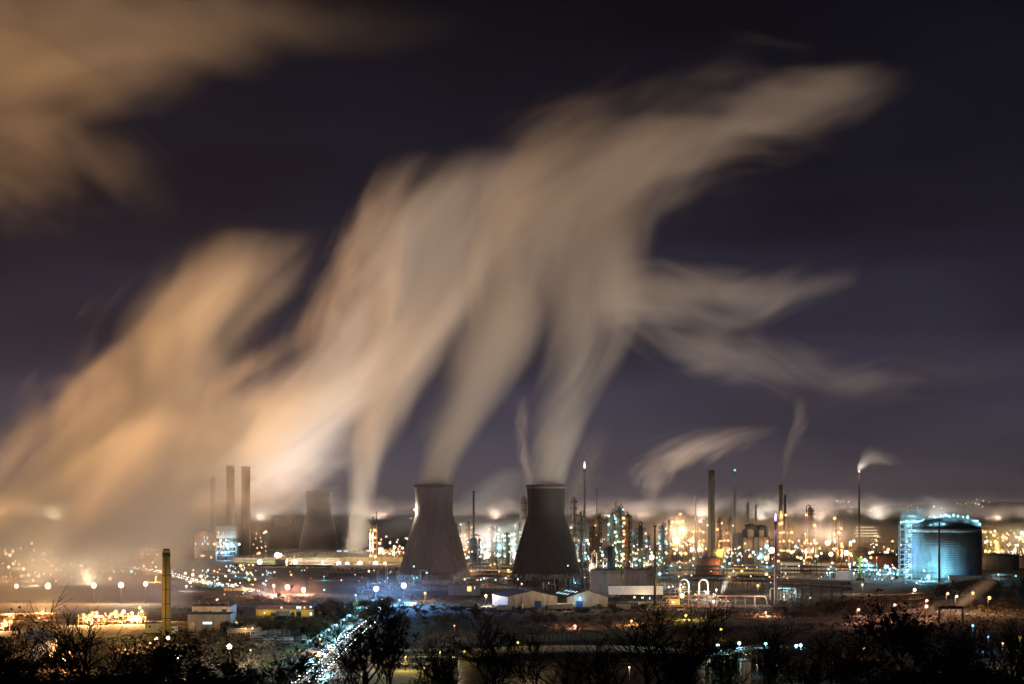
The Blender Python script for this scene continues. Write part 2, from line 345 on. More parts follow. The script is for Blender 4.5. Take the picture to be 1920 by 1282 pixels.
stack(432, 873, 7.5, 8.3, 2640, M['concdark'], 'tall stack fading into steam above the lit boiler house roof', (880, 873))
stack(399, 893, 4.5, 5, 2700, M['chim'], 'faint stack drowned in steam, thinnest of three by the boiler house')
stack(1334, 881, 6, 6.8, 2050, M['chim'], 'thick concrete chimney with a dark sooty top band, amid amber lights', (900, 881), lamps=[(1326, 984, 1.6, 'w', 0)])
stack(888, 920, 1.9, 2.3, 2250, M['steel'], 'slim ringed stack standing in the gap between the two big cooling towers', None, rings=7)
stack(1464, 908, 3.4, 4.5, 2500, M['chim'], 'pale chimney with a dark top, taller of the close pair', (930, 908), lamps=[(1464, 965, 2.2, 'o', 2e4)])
stack(1472, 927, 2.3, 2.5, 2450, M['dark'], 'dark slim chimney close beside the pale one', lamps=[(1473, 965, 2.2, 'o', 0)])
stack(976, 929, 1.6, 1.9, 2400, M['pale'], 'thin pale stack just left of the dark cooling tower')
FLG = 'flare stacks of the refinery'
stack(1096, 880, 1.9, 2.5, 2150, M['steel'], 'tallest flare stack, white flame at its tip, beside the dark cooling tower', None, rings=3, name='flare_stack', cat='flare stack', group=FLG, flame=('v', 7, 1.0))
stack(1378, 884, 1.7, 2.2, 2250, M['steel'], 'flare stack with a small blue tip, beside the thick concrete chimney', None, rings=3, name='flare_stack', cat='flare stack', group=FLG, flame=('b', 1.6, 1.3))
stack(1454, 979, 2.1, 3.3, 1305, M['pink'], 'near flare stack with a violet flame, rising from the pink pipework', None, rings=1, name='flare_stack', cat='flare stack', group=FLG, flame=('v', 4.4, .9))
stack(1611, 886, 1.5, 1.9, 2600, M['rust'], 'slender dark flare stack with a puff of steam blowing off its tip', None, rings=2, name='flare_stack', cat='flare stack', group=FLG, flame=('n', 2.0, 1.0))
stack(1228, 984, 1.6, 2.6, 1335, M['rust'], 'slim rusty pole with an amber lamp, in front of the storage tanks', None, rings=2, name='vent_pole', cat='vent pole')
stack(1119, 916, 1.4, 1.8, 2050, M['pale'], 'thin pale pole rising behind the caged twin columns', None, name='vent_pole', cat='vent pole')
stack(1304, 929, 1.4, 1.7, 2350, M['pale'], 'thin pale pole rising from the brightest amber process unit', None, name='vent_pole', cat='vent pole')
stack(1761, 972, 1.6, 2.2, 1740, M['rust'], 'rusty pole standing in front of the big blue-lit tank', None, rings=2, name='vent_pole', cat='vent pole')
stack(1402, 941, 2.0, 2.6, 2700, M['steel'], 'left of two short dark stacks behind the furnace ducts', None, rings=4)
stack(1417, 946, 2.2, 2.6, 2700, M['steel'], 'right of two short dark stacks behind the furnace ducts', None, rings=3)
for px, tp, lb in ((699, 968, 'spindly steel mast lit amber left of the pale cooling tower'), (706, 958, 'dark spindly mast beside the amber-lit lattice tower')):
    stack(px, tp, .9, 1.6, 2400, M['steel'], lb, None, rings=5, name='vent_pole', cat='vent pole')

# ------------------------------------------------------------------ refinery columns
def column(px, half, top, Y, m, label, nplat=4, k='o', nl=4, loop=False, mast=0, power=9e3, zb=0, sides=(-1, 1), ls=1.6, caged=False):
    R = random.Random(px*7+top); r = px2m(half, Y)*.72; h = Z(top, Y)-zb
    t = thing('distillation_column', label, 'column', (X(px, Y), Y, zb), 0, 'refinery columns')
    prof = [(r*1.15, 0), (r*1.15, 1.5), (r, 3), (r, h*.55), (r*.92, h*.58), (r*.92, h-r), (r*.75, h-r*.45), (r*.35, h-r*.08), (1e-3, h)]
    MB().lathe(prof, 20).build('shell', m, t, True)
    for i in range(int(nplat*1.6)):
        z = h*(.22+.74*(i+.5)/int(nplat*1.6))+R.uniform(-.6, .6); ro = r*1.5+.5; a0 = R.uniform(0, 6)
        p = MB().lathe([(r*.93, z), (ro, z), (ro, z+.6), (r*.93, z+.6)], 14, (0, 0), a0, a0+PI*1.5)
        p.lathe([(ro, z+1.5), (ro, z+1.8)], 14, (0, 0), a0, a0+PI*1.5)
        for q in range(8):
            a = a0+PI*1.5*q/7; p.bar((ro*math.cos(a), ro*math.sin(a), z+.2), (ro*math.cos(a), ro*math.sin(a), z+1.8), .25)
        p.build('platform', M['dark'], t)
    xs = R.choice((-1, 1)); ld = MB()
    for s in (-.45, .45): ld.bar((xs*r*1.1+s, -r*1.05, 1), (xs*r*1.05+s, -r*1.05, h*.96), .3)
    for q in range(int(h/1.2)): ld.bar((xs*r*1.1-.35, -r*1.05, 1.5+q*1.15), (xs*r*1.1+.35, -r*1.05, 1.5+q*1.15), .1)
    ld.build('ladder', M['steel'], t)
    pr = max(.35, r*.22); z1 = h+pr*2
    if loop: MB().tube([(-r*.45, 0, h-r*.3), (-r*.45, 0, h+r*.9), (-r*.2, 0, h+r*1.35), (r*.2, 0, h+r*1.35), (r*.45, 0, h+r*.9), (r*.45, 0, h-r*.3)], pr, 8).build('overhead_pipe', M['dark'], t, True)
    else: MB().tube([(0, 0, h-.2), (0, 0, z1), (-xs*r*.7, 0, z1+.3), (-xs*r*1.35, -.3, z1-.6), (-xs*r*1.4, -.3, 2)], pr, 8).build('overhead_pipe', M['steel'], t, True)
    if mast:
        mp = MB()
        for q in range(mast): x = (q-(mast-1)/2)*r*.9; mp.bar((x, 0, h-.4), (x, 0, h+5+2*(q % 2)), .22)
        mp.build('davit', M['dark'], t)
    if caged:
        c = MB(); ro = r*1.7; nz = int(h/4)
        for q in range(6):
            a = q*PI/3+.3; c.bar((ro*math.cos(a), ro*math.sin(a), 0), (ro*math.cos(a), ro*math.sin(a), h*.97), .28)
        for i in range(nz):
            z = 2+i*4
            for q in range(6):
                a = q*PI/3+.3; b = a+PI/3; c.bar((ro*math.cos(a), ro*math.sin(a), z), (ro*math.cos(b), ro*math.sin(b), z), .25)
                if (q+i) % 2: c.bar((ro*math.cos(a), ro*math.sin(a), z), (ro*math.cos(b), ro*math.sin(b), min(z+4, h)), .18)
        c.build('access_frame', M['dark'], t)
    for i in range(nl):
        z = h*(.2+.78*(i+R.uniform(.2, .8))/max(nl, 1)); s = sides[i % len(sides)]
        kk = k[i % len(k)]
        bulb(t, (s*r*R.uniform(1.3, 1.75), -r*R.uniform(.6, 1.2), z), px2m(ls*R.uniform(.75, 1.2), Y), kk)
        if power and i % 2 == 0: light(t, (s*r*2.6, -r*2.4, z+.5), power*.22, kk, .8)
    return t
column(1112, 5.5, 985, 1930, M['rust'], 'shorter of the caged twin columns, dark lattice round it', 6, 'ow', 2, caged=True, power=6e3)
column(1122, 5.5, 966, 1920, M['rust'], 'taller of the caged twin columns, bristling with davit masts', 8, 'ow', 3, mast=3, caged=True, power=6e3)
column(1076, 5.0, 931, 2120, M['steel'], 'tall grey column at the shoulder of the dark cooling tower', 5, 'w', 1, power=5e3)
column(1089, 4.5, 958, 2120, M['steel'], 'shorter grey column beside the tall flare with a white flame', 4, 'w', 1, power=5e3)
column(1147, 6.0, 957, 2000, M['steel'], 'column ringed with pale green lamps up both sides', 6, 'gcg', 9, ls=1.9, power=9e3)
column(1156, 3.0, 941, 2060, M['pale'], 'bare pale column behind the green-lit one', 2, 'w', 0)
column(1162, 5.5, 948, 2010, M['steel'], 'column with a flat green-lit crown, tallest of the green-lit group', 5, 'gc', 6, ls=1.8)
column(1177, 7.0, 962, 1950, M['rust'], 'column with orange lamps up its left side and a mast on top', 6, 'o', 8, sides=(-1,), mast=1, ls=2.3, power=9e3, caged=True)
column(1201, 7.5, 985, 1930, M['dark'], 'dark column with a looped pipe over its top', 5, 'w', 2, loop=True)
column(1242, 5.0, 982, 1960, M['steel'], 'column with green-white lamps right of the slim rusty pole', 5, 'gcn', 6, ls=1.8)
column(1144, 8.5, 1022, 1800, M['dark'], 'squat dark vessel in front of the green-lit columns', 3, 'c', 2)
column(922, 4.5, 984, 2350, M['rust'], 'column lit orange nearest the slim ringed stack', 3, 'o', 3)
column(932, 3.6, 985, 2380, M['steel'], 'column with pale green lamps on its crown between the cooling towers', 3, 'g', 4)
column(951, 4.0, 997, 2250, M['dark'], 'stubby column with green-white lamps left of the dark cooling tower', 4, 'gn', 6)
column(971, 4.6, 978, 2300, M['rust'], 'column with white lamps on top, touching the dark cooling tower in view', 4, 'cno', 5)
column(984, 5.5, 932, 2500, M['steel'], 'tall dim column half hidden behind the dark cooling tower', 4, 'w', 1)
column(858, 5.0, 979, 2300, M['rust'], 'column lit orange at the right edge of the pale cooling tower', 4, 'og', 6)
column(879, 4.8, 977, 2300, M['rust'], 'column with orange lamps just left of the slim ringed stack', 4, 'o', 4)
column(1519, 7.0, 949, 2450, M['steel'], 'fat ribbed column standing alone in front of glowing amber steam', 6, 'o', 3, ls=2.4)
column(1570, 5.6, 966, 2400, M['rust'], 'column with four orange lamps, between the fat column and the steam-puffing flare', 4, 'o', 5, ls=2.4)
column(1349, 4.0, 969, 2250, M['rust'], 'short amber column at the right foot of the thick chimney', 3, 'o', 4, ls=2)
column(1368, 4.6, 970, 2280, M['rust'], 'short amber column beside the blue-tipped flare', 3, 'o', 4, ls=2)
column(1254, 4.0, 974, 2300, M['rust'], 'orange-lit column at the left edge of the brightest amber unit', 3, 'o', 4, ls=2.2)
column(1190, 4.0, 992, 2150, M['steel'], 'small column with cyan lamps behind the looped-pipe column', 3, 'c', 3)
column(1215, 3.5, 1003, 2100, M['steel'], 'small column with white lamps left of the slim rusty pole', 3, 'cn', 3)
column(888, 11, 1006, 2240, M['steel'], 'blue-grey vessel forming the foot of the slim ringed stack', 2, 'cb', 3)

# ------------------------------------------------------------------ process units (steel frames packed with vessels and pipes)
UG = 'process units of the refinery'
def unit(px0, px1, top, Y, levels, bays, label, k='o', nl=14, power=1.5e4, depth=14, vessels=4, ls=1.8, taper=.5, seed=0, m='steel', name='process_unit', cat='process unit', group=UG, zb=0, lights=3, pipem='pale'):
    R = random.Random(seed+int(px0)); x0 = X(px0, Y); x1 = X(px1, Y); W_ = x1-x0; h = Z(top, Y)-zb
    t = thing(name, label, cat, ((x0+x1)/2, Y, zb), 0, group)
    xs = [-W_/2+W_*i/bays for i in range(bays+1)]; hh = []
    for i in range(bays+1): hh.append(h*(1-taper*R.random()) if taper else h)
    if taper: hh[R.randrange(len(hh))] = h
    fr = MB(); bt = max(.3, W_/bays*.05)
    for y in (-depth/2, depth/2):
        for x, q in zip(xs, hh): fr.bar((x, y, 0), (x, y, q), bt)
    nodes = []
    for l in range(1, levels+1):
        z = h*l/levels
        for i in range(bays):
            if z <= max(hh[i], hh[i+1])+.1:
                for y in (-depth/2, depth/2): fr.bar((xs[i], y, z), (xs[i+1], y, z), bt*.8)
                if R.random() < .45: fr.bar((xs[i], -depth/2, z-h/levels), (xs[i+1], -depth/2, z), bt*.6)
                nodes.append(((xs[i]+xs[i+1])/2, z))
        for i, x in enumerate(xs):
            if z <= hh[i]+.1: fr.bar((x, -depth/2, z), (x, depth/2, z), bt*.7)
    fr.build('frame', M[m], t)
    for (x, z) in nodes:
        if R.random() < .55:
            dk = MB(); w_ = W_/bays/2; dk.box(x-w_*.98, x+w_*.98, -depth/2+.2, depth/2-.2, z+.05, z+.2)
            for zz in (.7, 1.25): dk.bar((x-w_, -depth/2, z+zz), (x+w_, -depth/2, z+zz), .12)
            dk.build('deck', M['dark'], t)
    for v in range(vessels):
        x = R.uniform(-W_*.42, W_*.42); r = R.uniform(.05, .10)*min(W_, h*1.6); q = h*R.uniform(.25, .85)
        if R.random() < .6:
            MB().lathe([(r, 0), (r, q-r*.7), (r*.75, q-r*.25), (1e-3, q)], 14, (x, R.uniform(-depth*.3, depth*.2))).build('vessel', M[R.choice(['pale', 'steel', 'rust', 'steel'])], t, True)
        else:
            z = h*R.uniform(.15, .6); MB().tube([(x-r*2.6, -depth*.2, z), (x-r*2.3, -depth*.2, z), (x+r*2.3, -depth*.2, z), (x+r*2.6, -depth*.2, z)], [r*.5, r, r, r*.5], 14).build('drum', M[R.choice(['pale', 'steel'])], t, True)
    for v in range(max(2, bays)):
        xa = R.uniform(-W_/2, W_/2); xb = max(-W_/2, min(W_/2, xa+R.uniform(-.5, .5)*W_)); z = h*R.uniform(.15, .9); y = -depth/2-R.uniform(.3, 1); pr = R.uniform(.18, .45)
        MB().tube([(xa, y, 0), (xa, y, z-.4), (xa+(.4 if xb > xa else -.4), y, z), (xb-(.4 if xb > xa else -.4), y, z), (xb, y, z-.4), (xb, y, z*.4)], pr, 6).build('pipe', M[R.choice([pipem, 'steel', pipem])], t, True)
    spots = []
    for i in range(nl):
        x, z = R.choice(nodes); x += R.uniform(-.4, .4)*W_/bays; y = -depth/2-R.uniform(.2, .8); z += R.uniform(.5, 2.2)
        kk = k[R.randrange(len(k))]; bulb(t, (x, y, z), px2m(ls*R.choice([.6, .8, 1, 1, 1.25]), Y), kk); spots.append((x, y, z, kk))
    for i in range(lights):
        if spots: x, y, z, kk = spots[i*len(spots)//max(lights, 1) % len(spots)]; light(t, (x, y-2.5, z+.8), power*.4, kk, 1.0)
    return t
unit(1256, 1290, 966, 2380, 6, 4, 'brightest amber process unit, tall stepped tower crowded with lamps', 'o', 34, 5e4, 16, 5, 2.2, .35, 1, 'rust', lights=4)
unit(1288, 1322, 980, 2420, 4, 5, 'low amber process unit at the left of the thick chimney', 'oow', 22, 3e4, 16, 4, 2.0, .5, 2, 'rust')
unit(1338, 1385, 992, 2200, 3, 6, 'amber pipe structure between thick chimney and furnace ducts', 'o', 12, 2e4, 12, 3, 1.8, .4, 3, 'rust')
unit(1459, 1487, 983, 2420, 4, 4, 'square tower block edged by orange lamps, under the close pair of chimneys', 'o', 26, 2.2e4, 14, 2, 2.0, .08, 4, 'steel')
unit(1504, 1532, 1003, 2380, 3, 4, 'orange-lit frame round the foot of the fat lone column', 'ow', 10, 2.5e4, 12, 2, 2.0, .4, 5, 'rust')
unit(1560, 1582, 1000, 2350, 4, 3, 'orange-lit frame beside the column with four orange lamps', 'o', 8, 2e4, 10, 2, 2.0, .4, 6, 'rust')
unit(1100, 1140, 1022, 1880, 4, 5, 'dark frame round the caged twin columns', 'won', 8, 9e3, 12, 3, 1.5, .4, 7, 'dark')
unit(1140, 1185, 1030, 1960, 4, 6, 'frame with cyan and amber lamps below the green-lit columns', 'cgon', 22, 1.0e4, 12, 4, 1.5, .4, 8, 'steel')
unit(1185, 1225, 1026, 1990, 4, 5, 'frame with cyan lamps below the looped-pipe column', 'cno', 18, 1.0e4, 12, 4, 1.5, .4, 9, 'steel')
unit(1225, 1254, 1010, 2010, 5, 4, 'green-white frame at the right end of the column group', 'cg', 16, 1.0e4, 12, 3, 1.5, .4, 10, 'steel')
unit(850, 882, 1002, 2330, 4, 4, 'orange-lit frame against the flank of the pale cooling tower', 'oow', 12, 2e4, 12, 3, 1.6, .5, 11, 'rust')
unit(896, 930, 1012, 2360, 3, 5, 'white and orange frame right of the slim ringed stack', 'noc', 18, 2.4e4, 14, 4, 1.7, .5, 12, 'steel')
unit(925, 965, 1003, 2280, 4, 6, 'pale green-lit frame midway between the cooling towers', 'gncw', 24, 2.4e4, 14, 4, 1.6, .5, 13, 'steel')
unit(955, 985, 1010, 2400, 3, 4, 'white-lit frame meeting the flank of the dark cooling tower', 'nco', 12, 2e4, 12, 3, 1.6, .5, 14, 'steel')
unit(1062, 1100, 1012, 2150, 4, 5, 'hazy white-lit frame right of the dark cooling tower', 'ncw', 12, 2e4, 12, 4, 1.5, .5, 15, 'steel')
unit(694, 707, 985, 2330, 6, 2, 'narrow lattice tower blazing amber left of the pale cooling tower', 'o', 16, 2.5e4, 6, 1, 2.4, .05, 16, 'rust', name='lattice_tower', cat='lattice tower')
unit(710, 762, 1020, 2500, 3, 6, 'low orange plant glowing under white mist left of the pale cooling tower', 'own', 18, 3e4, 14, 4, 1.7, .5, 17, 'rust')
unit(1418, 1452, 1012, 2150, 3, 4, 'dark frame behind the violet-flamed flare stack', 'oc', 6, 6e3, 12, 3, 1.5, .4, 18, 'dark')
unit(1625, 1668, 1006, 2700, 2, 5, 'low white-lit plant behind the tank domes', 'nwo', 10, 2.5e4, 12, 2, 1.6, .3, 20, 'steel')
unit(1842, 1880, 998, 2350, 3, 5, 'orange-lit plant at the right shoulder of the big blue tank', 'yow', 15, 3e4, 14, 3, 2.0, .5, 21, 'rust')
unit(1880, 1925, 1008, 2450, 3, 5, 'orange and white plant at the photo edge beyond the big tank', 'own', 14, 3e4, 14, 3, 1.9, .5, 22, 'rust')
unit(150, 205, 1150, 1110, 3, 6, 'open pipe structure blazing amber behind the bare tree', 'o', 14, 5e4, 9, 3, 2.8, .1, 23, 'rust', zb=0)
unit(205, 272, 1146, 1120, 3, 7, 'wider amber pipe structure beside the yellow brick chimney', 'ow', 16, 5e4, 9, 3, 3.0, .15, 24, 'rust')
unit(-20, 30, 1163, 1060, 2, 5, 'amber-lit pipe structure at the edge behind the leafy tree', 'o', 12, 5e4, 9, 2, 3.2, .2, 25, 'rust')
unit(1640, 1702, 1064, 1820, 3, 10, 'cyan-lit pipe structure at the foot of the stair tower', 'c', 26, 9e3, 10, 3, 1.9, .12, 26, 'pale', pipem='pale')
unit(1598, 1642, 1052, 1850, 3, 7, 'cyan-lit pipe structure right of the green crane', 'c', 24, 9e3, 10, 3, 2.0, .2, 27, 'pale')
unit(1545, 1600, 1068, 1840, 2, 8, 'low cyan-lit pipework left of the green crane', 'cn', 16, 7e3, 10, 3, 1.6, .3, 28, 'steel')
unit(1240, 1300, 1098, 1450, 3, 8, 'steel clutter round the left pipe arch', 'nwo', 8, 4e3, 8, 3, 1.4, .5, 29, 'dark', lights=2)
unit(1300, 1345, 1112, 1420, 2, 7, 'yellow-lit steel clutter behind the pink pipe rail', 'ynw', 8, 4e3, 8, 3, 1.5, .4, 30, 'steel', lights=2)
unit(1462, 1500, 1104, 1430, 2, 5, 'small white-lit skid right of the violet-flamed flare stack', 'nc', 5, 7e2, 7, 2, 1.4, .2, 31, 'pale', lights=2)
unit(745, 805, 1064, 1640, 3, 5, 'dark switchyard gantry in front of the pale cooling tower', 'c', 3, 2e3, 10, 0, 1.4, .05, 32, 'dark', lights=1)
unit(690, 745, 1085, 1600, 2, 6, 'dark steel frame behind the two blue floodlights', 'c', 3, 2e3, 8, 2, 1.3, .3, 33, 'steel', lights=1)
unit(975, 1010, 1085, 1600, 3, 5, 'dark frame with a slim exhaust at the foot of the dark cooling tower', 'w', 1, 1e3, 8, 3, 1.1, .5, 34, 'dark', lights=0)
unit(1015, 1055, 1078, 1560, 3, 5, 'dark plant above the white warehouse roofs', 'w', 2, 1e3, 8, 4, 1.1, .5, 35, 'dark', lights=0)
unit(1060, 1108, 1062, 1580, 4, 6, 'dark plant left of the beige storage tank', 'wc', 4, 1.5e3, 8, 4, 1.2, .5, 36, 'dark', lights=1)
unit(470, 520, 1075, 1850, 2, 6, 'dark steelwork under the elevated amber floodlights', 'nwc', 7, 4e3, 9, 2, 1.4, .4, 37, 'dark', lights=1)
unit(390, 470, 1072, 1950, 2, 9, 'low steelwork below the boiler house', 'won', 9, 4e3, 9, 2, 1.4, .5, 38, 'dark', lights=1)
unit(100, 160, 1015, 2500, 3, 6, 'hazy plant deep in the amber steam with a dark roof', 'ow', 8, 2e4, 12, 3, 1.7, .4, 39, 'dark')
unit(255, 300, 1022, 2450, 3, 5, 'amber-lit pipework seen left of the brick chimney top', 'ow', 10, 2e4, 12, 2, 1.8, .4, 40, 'rust')

def rack(px0, px1, py, Y0, Y1, label, npipe=5, hgt=2.2, m='dark', pm=('steel', 'dark', 'rust'), bays=10, k=None, nl=0, power=0, width=5, rr=(.25, .55), ls=1.4):
    """pipe bridge: trestles carrying two decks of pipes"""
    R = random.Random(int(px0*3+py)); a = Vector((X(px0, Y0), Y0, 0)); b = Vector((X(px1, Y1), Y1, 0)); d = b-a; L = d.length; ang = math.atan2(d.y, d.x)
    z = Z(py, (Y0+Y1)/2); t = thing('pipe_rack', label, 'pipe rack', tuple(a), ang, 'pipe racks')
    f = MB()
    for i in range(bays+1):
        x = L*i/bays
        for y in (-width/2, width/2): f.bar((x, y, 0), (x, y, z+hgt*.1), .4)
        for zz in (z, z-hgt): f.bar((x, -width/2, zz), (x, width/2, zz), .35)
    for y in (-width/2, width/2):
        for zz in (z, z-hgt): f.bar((0, y, zz), (L, y, zz), .4)
        for i in range(bays): f.bar((L*i/bays, y, z-hgt), (L*(i+1)/bays, y, z), .2) if i % 2 else f.bar((L*i/bays, y, z), (L*(i+1)/bays, y, z-hgt), .2)
    f.build('frame', M[m], t)
    for i in range(npipe):
        y = -width/2+width*(i+.5)/npipe; zz = (z if i % 2 else z-hgt)+.6; pr = R.uniform(*rr)
        MB().tube([(-1, y, zz), (L*.3, y, zz), (L*.7, y, zz), (L+1, y, zz)], pr, 8).build('pipe', M[R.choice(pm)], t, True)
    for i in range(nl):
        x = L*(i+R.random())/nl; bulb(t, (x, -width/2-.5, z+R.uniform(-.5, 1.2)), px2m(ls, Y0), k[i % len(k)])
        if power and i % 2 == 0: light(t, (x, -width/2-2, z+1.5), power, k[i % len(k)], .8)
    return t
rack(1440, 1588, 1091, 1400, 1330, 'heavy dark pipe bridge on trestles right of the violet-flamed flare', 5, 3.0, 'dark', ('dark', 'rust'), 8, width=6, rr=(.5, .9))
rack(1586, 1740, 1116, 1290, 1330, 'low brown pipe rack running on from the heavy pipe bridge', 6, 3.2, 'rust', ('rust', 'pink'), 16, width=6)
rack(1245, 1450, 1062, 1900, 1850, 'blue-grey pipe rack behind the pipe arches', 6, 3, 'steel', ('steel', 'dark'), 14, 'c', 5, 2e3)
rack(1450, 1640, 1063, 1850, 1800, 'blue-grey pipe rack left of the green crane', 6, 3, 'steel', ('steel', 'dark'), 13, 'cn', 5, 2e3)
rack(1240, 1460, 1080, 1640, 1600, 'black pipe rack between the blue-grey rack and the pipe arches', 7, 3, 'dark', ('dark',), 16, 'o', 4, 2e3)
rack(870, 990, 1058, 1980, 1950, 'upper pipe rack seen through the gap between the cooling towers', 6, 3, 'dark', ('dark', 'rust'), 9, 'o', 4, 5e3)
rack(860, 985, 1072, 1800, 1780, 'middle pipe rack in the gap between the cooling towers', 6, 3, 'dark', ('dark', 'rust'), 9, 'oo', 3, 5e3)
rack(870, 980, 1085, 1660, 1640, 'lower dark pipe rack with white lamps below it, between the cooling towers', 6, 3, 'dark', ('dark',), 9, 'nc', 6, 2e3)
rack(1845, 1930, 1078, 1700, 1680, 'grey pipe rack right of the big tank', 5, 3, 'steel', ('steel',), 8, 'c', 2, 2e3)
rack(440, 620, 1060, 2150, 2120, 'dark pipe rack in front of the long green-edged building', 6, 3, 'dark', ('dark', 'rust'), 14, 'o', 2, 3e3)
rack(690, 880, 1098, 1560, 1540, 'dark pipe rack low behind the right blue floodlight', 6, 3, 'dark', ('dark', 'steel'), 14)
rack(300, 440, 1168, 1090, 1080, 'low pipe rack in front of the gabled pump house', 4, 1.2, 'pink', ('pink', 'pale'), 12, 'o', 3, 1.5e3, 3, (.15, .3))
rack(430, 485, 1180, 1010, 1020, 'thin pale pipe rack right of the gabled pump house', 3, .8, 'pale', ('pale',), 6, 'o', 2, 1e3, 2, (.12, .2), 1.8)
rack(-10, 110, 1152, 1150, 1170, 'amber-lit pipe rack at the left edge above the shed roof', 5, 2, 'rust', ('rust', 'pale'), 10, 'o', 4, 6e3, 5, ls=2.6)

# pink pipe rail, pipe arches, portal pipes
def pipe_rail():
    Y = 1300; t = thing('pipe_loop', 'long pink pipe on posts with a swan-neck bend at each end', 'pipework', (X(1342, Y), Y, 0), 0)
    x0, x1, xe0, xe1 = [X(p, Y)-X(1342, Y) for p in (1246, 1424, 1238, 1440)]; zt = Z(1117, Y); zb = Z(1138, Y)
    def bend(x, xe, s): return [(xe-s*4, 0, zb+.4), (xe-s*1.2, 0, zb+.5), (xe, 0, zb+1.2), (xe+s*.6, 0, (zb+zt)/2), (xe+s*1.1, 0, zt-1.0), (xe+s*2.0, 0, zt-.2), (xe+s*3.4, 0, zt)]
    p = bend(x0, xe0, 1)+[(0, 0, zt+.25)]+bend(x1, xe1, -1)[::-1]
    MB().tube(p, .38, 10).build('top_pipe', M['pink'], t, True)
    for q, z in ((.8, zb+1.3), (1.6, zb+.4)): MB().tube([(xe0, q, z), (xe1, q, z)], .22, 6).build('pipe', M['pink'], t)
    for i in range(10):
        x = x0+(x1-x0)*(i+.5)/10; b = MB().bar((x, .3, 0), (x, .3, zt-.2), .35 if i % 3 else .8)
        b.build('post', M['pink'], t)
    MB().box(xe0+2, xe1+3, -2, 3, 0, zb-.8).build('plinth', M['yard'], t)
    for i, (px, s, k) in enumerate(((1270, 0, 'o'), (1345, 0, 'o'), (1425, 0, 'n'))): light(t, (X(px, Y)-X(1342, Y), -7, zt+1.0), 2.5e3, 'r' if k == 'o' else k, .6)
pipe_rail()
AG = 'pipe arches'
for px, lb in ((1283, 'left of two pale pipe arches standing above the pink pipe rail'), (1319, 'right of two pale pipe arches standing above the pink pipe rail')):
    Y = 1420; t = thing('pipe_arch', lb, 'pipe arch', (X(px, Y), Y, 0), 0, AG); hw = px2m(8.2, Y); zt = Z(1085.5, Y); z0 = Z(1108, Y)
    MB().tube([(-hw, 0, z0-4), (-hw, 0, zt-hw*1.0)]+[(-hw*math.cos(a*PI/8), 0, zt-hw+hw*math.sin(a*PI/8)) for a in range(1, 8)]+[(hw, 0, zt-hw*1.0), (hw, 0, z0-4)], .42, 10).build('bend', M['white'], t, True)
    MB().bar((-hw*1.3, .8, 0), (-hw*1.3, .8, z0), .4).bar((hw*1.3, .8, 0), (hw*1.3, .8, z0), .4).bar((-hw*1.6, .8, z0), (hw*1.6, .8, z0), .4).build('support', M['pale'], t)
    light(t, (0, -6, z0+3), 2.2e3, 'n', .6)
Y = 1400; t = thing('pipe_arch', 'low square pale pipe arch under the heavy pipe bridge', 'pipe arch', (X(1468, Y), Y, 0)); hw = px2m(24, Y); zt = Z(1102, Y)
MB().tube([(-hw, 0, 0), (-hw, 0, zt-1), (-hw+.3, 0, zt-.3), (-hw+1, 0, zt), (hw-1, 0, zt), (hw-.3, 0, zt-.3), (hw, 0, zt-1), (hw, 0, 0)], .35, 8).build('bend', M['white'], t, True)
for x in (-hw*.4, hw*.3): MB().bar((x, .7, 0), (x, .7, zt), .35).build('support', M['pale'], t)
light(t, (0, -5, zt+1), 1.5e3, 'c', .5)
Y = 1120; lamp(1520, 1120, 1440, 'o', 1.4, 7e3, 'amber lamp shining up through the trestles of the heavy pipe bridge', None, name='post_lamp', cat='lamp', base=0)  # added lamp that outlines the bridge trestles
lamp(1470, 1118, 1420, 'w', 1.4, 2e3, 'small warm lamp behind the low square pipe arch', None, name='post_lamp', cat='lamp', base=0)
Y = 1120; t = thing('pipe_gantry', 'dark square gantry across the access road beside the leafy tree', 'gantry', (X(1784, Y), Y, 0)); hw = px2m(22, Y); zt = Z(1139, Y)
g = MB()
for y in (0, 2.5):
    for x in (-hw, hw): g.bar((x, y, 0), (x, y, zt), .45)
    g.bar((-hw-.3, y, zt), (hw+.3, y, zt), .6)
for x in (-hw, hw): g.bar((x, 0, zt), (x, 2.5, zt), .4)
g.build('frame', M['dark'], t); MB().tube([(-hw, 1.2, zt+.5), (hw, 1.2, zt+.5)], .25, 8).build('pipe', M['dark'], t)

# furnace with looping flue ducts
def furnace():
    Y = 2150; x = lambda p: X(p, Y)-X(1412, Y); z = lambda p: Z(p, Y)
    t = thing('furnace', 'dark furnace block with big looping flue ducts on its roof', 'furnace', (X(1412, Y), Y, 0))
    MB().box(x(1390), x(1441), -8, 8, 0, z(1006)).build('casing', M['sheetgrey'], t)
    for a, b, tp in ((1396, 1418, 986), (1418, 1437, 987.5)):
        MB().tube([(x(a), -2, z(1010)), (x(a), -2, z(994)), (x(a+3), -2, z(tp+1.5)), (x((a+b)/2), -2, z(tp)), (x(b-3), -2, z(tp+1.5)), (x(b), -2, z(994)), (x(b), -2, z(1010))], 2.5, 10).build('duct', M['steel'], t, True)
    MB().box(x(1372), x(1391), -6, 6, 0, z(998)).build('annexe', M['sheetgrey'], t)
    for p in range(6): MB().bar((x(1391+p*9.8), -8.3, 0), (x(1391+p*9.8), -8.3, z(1006)), .5).build('buttress', M['dark'], t)
    for p, y, k in ((1395, 1018, 'o'), (1385, 1025, 'w'), (1437, 1014, 'o'), (1382, 1027, 'o'), (1402, 1030, 'c'), (1425, 1028, 'w')): bulb(t, (x(p), -8.8, z(y)), px2m(1.6, Y), k)
    light(t, (x(1400), -12, z(1020)), 1.2e3, 'o', 1); light(t, (x(1430), -12, z(1018)), 1.2e3, 'o', 1)
furnace()

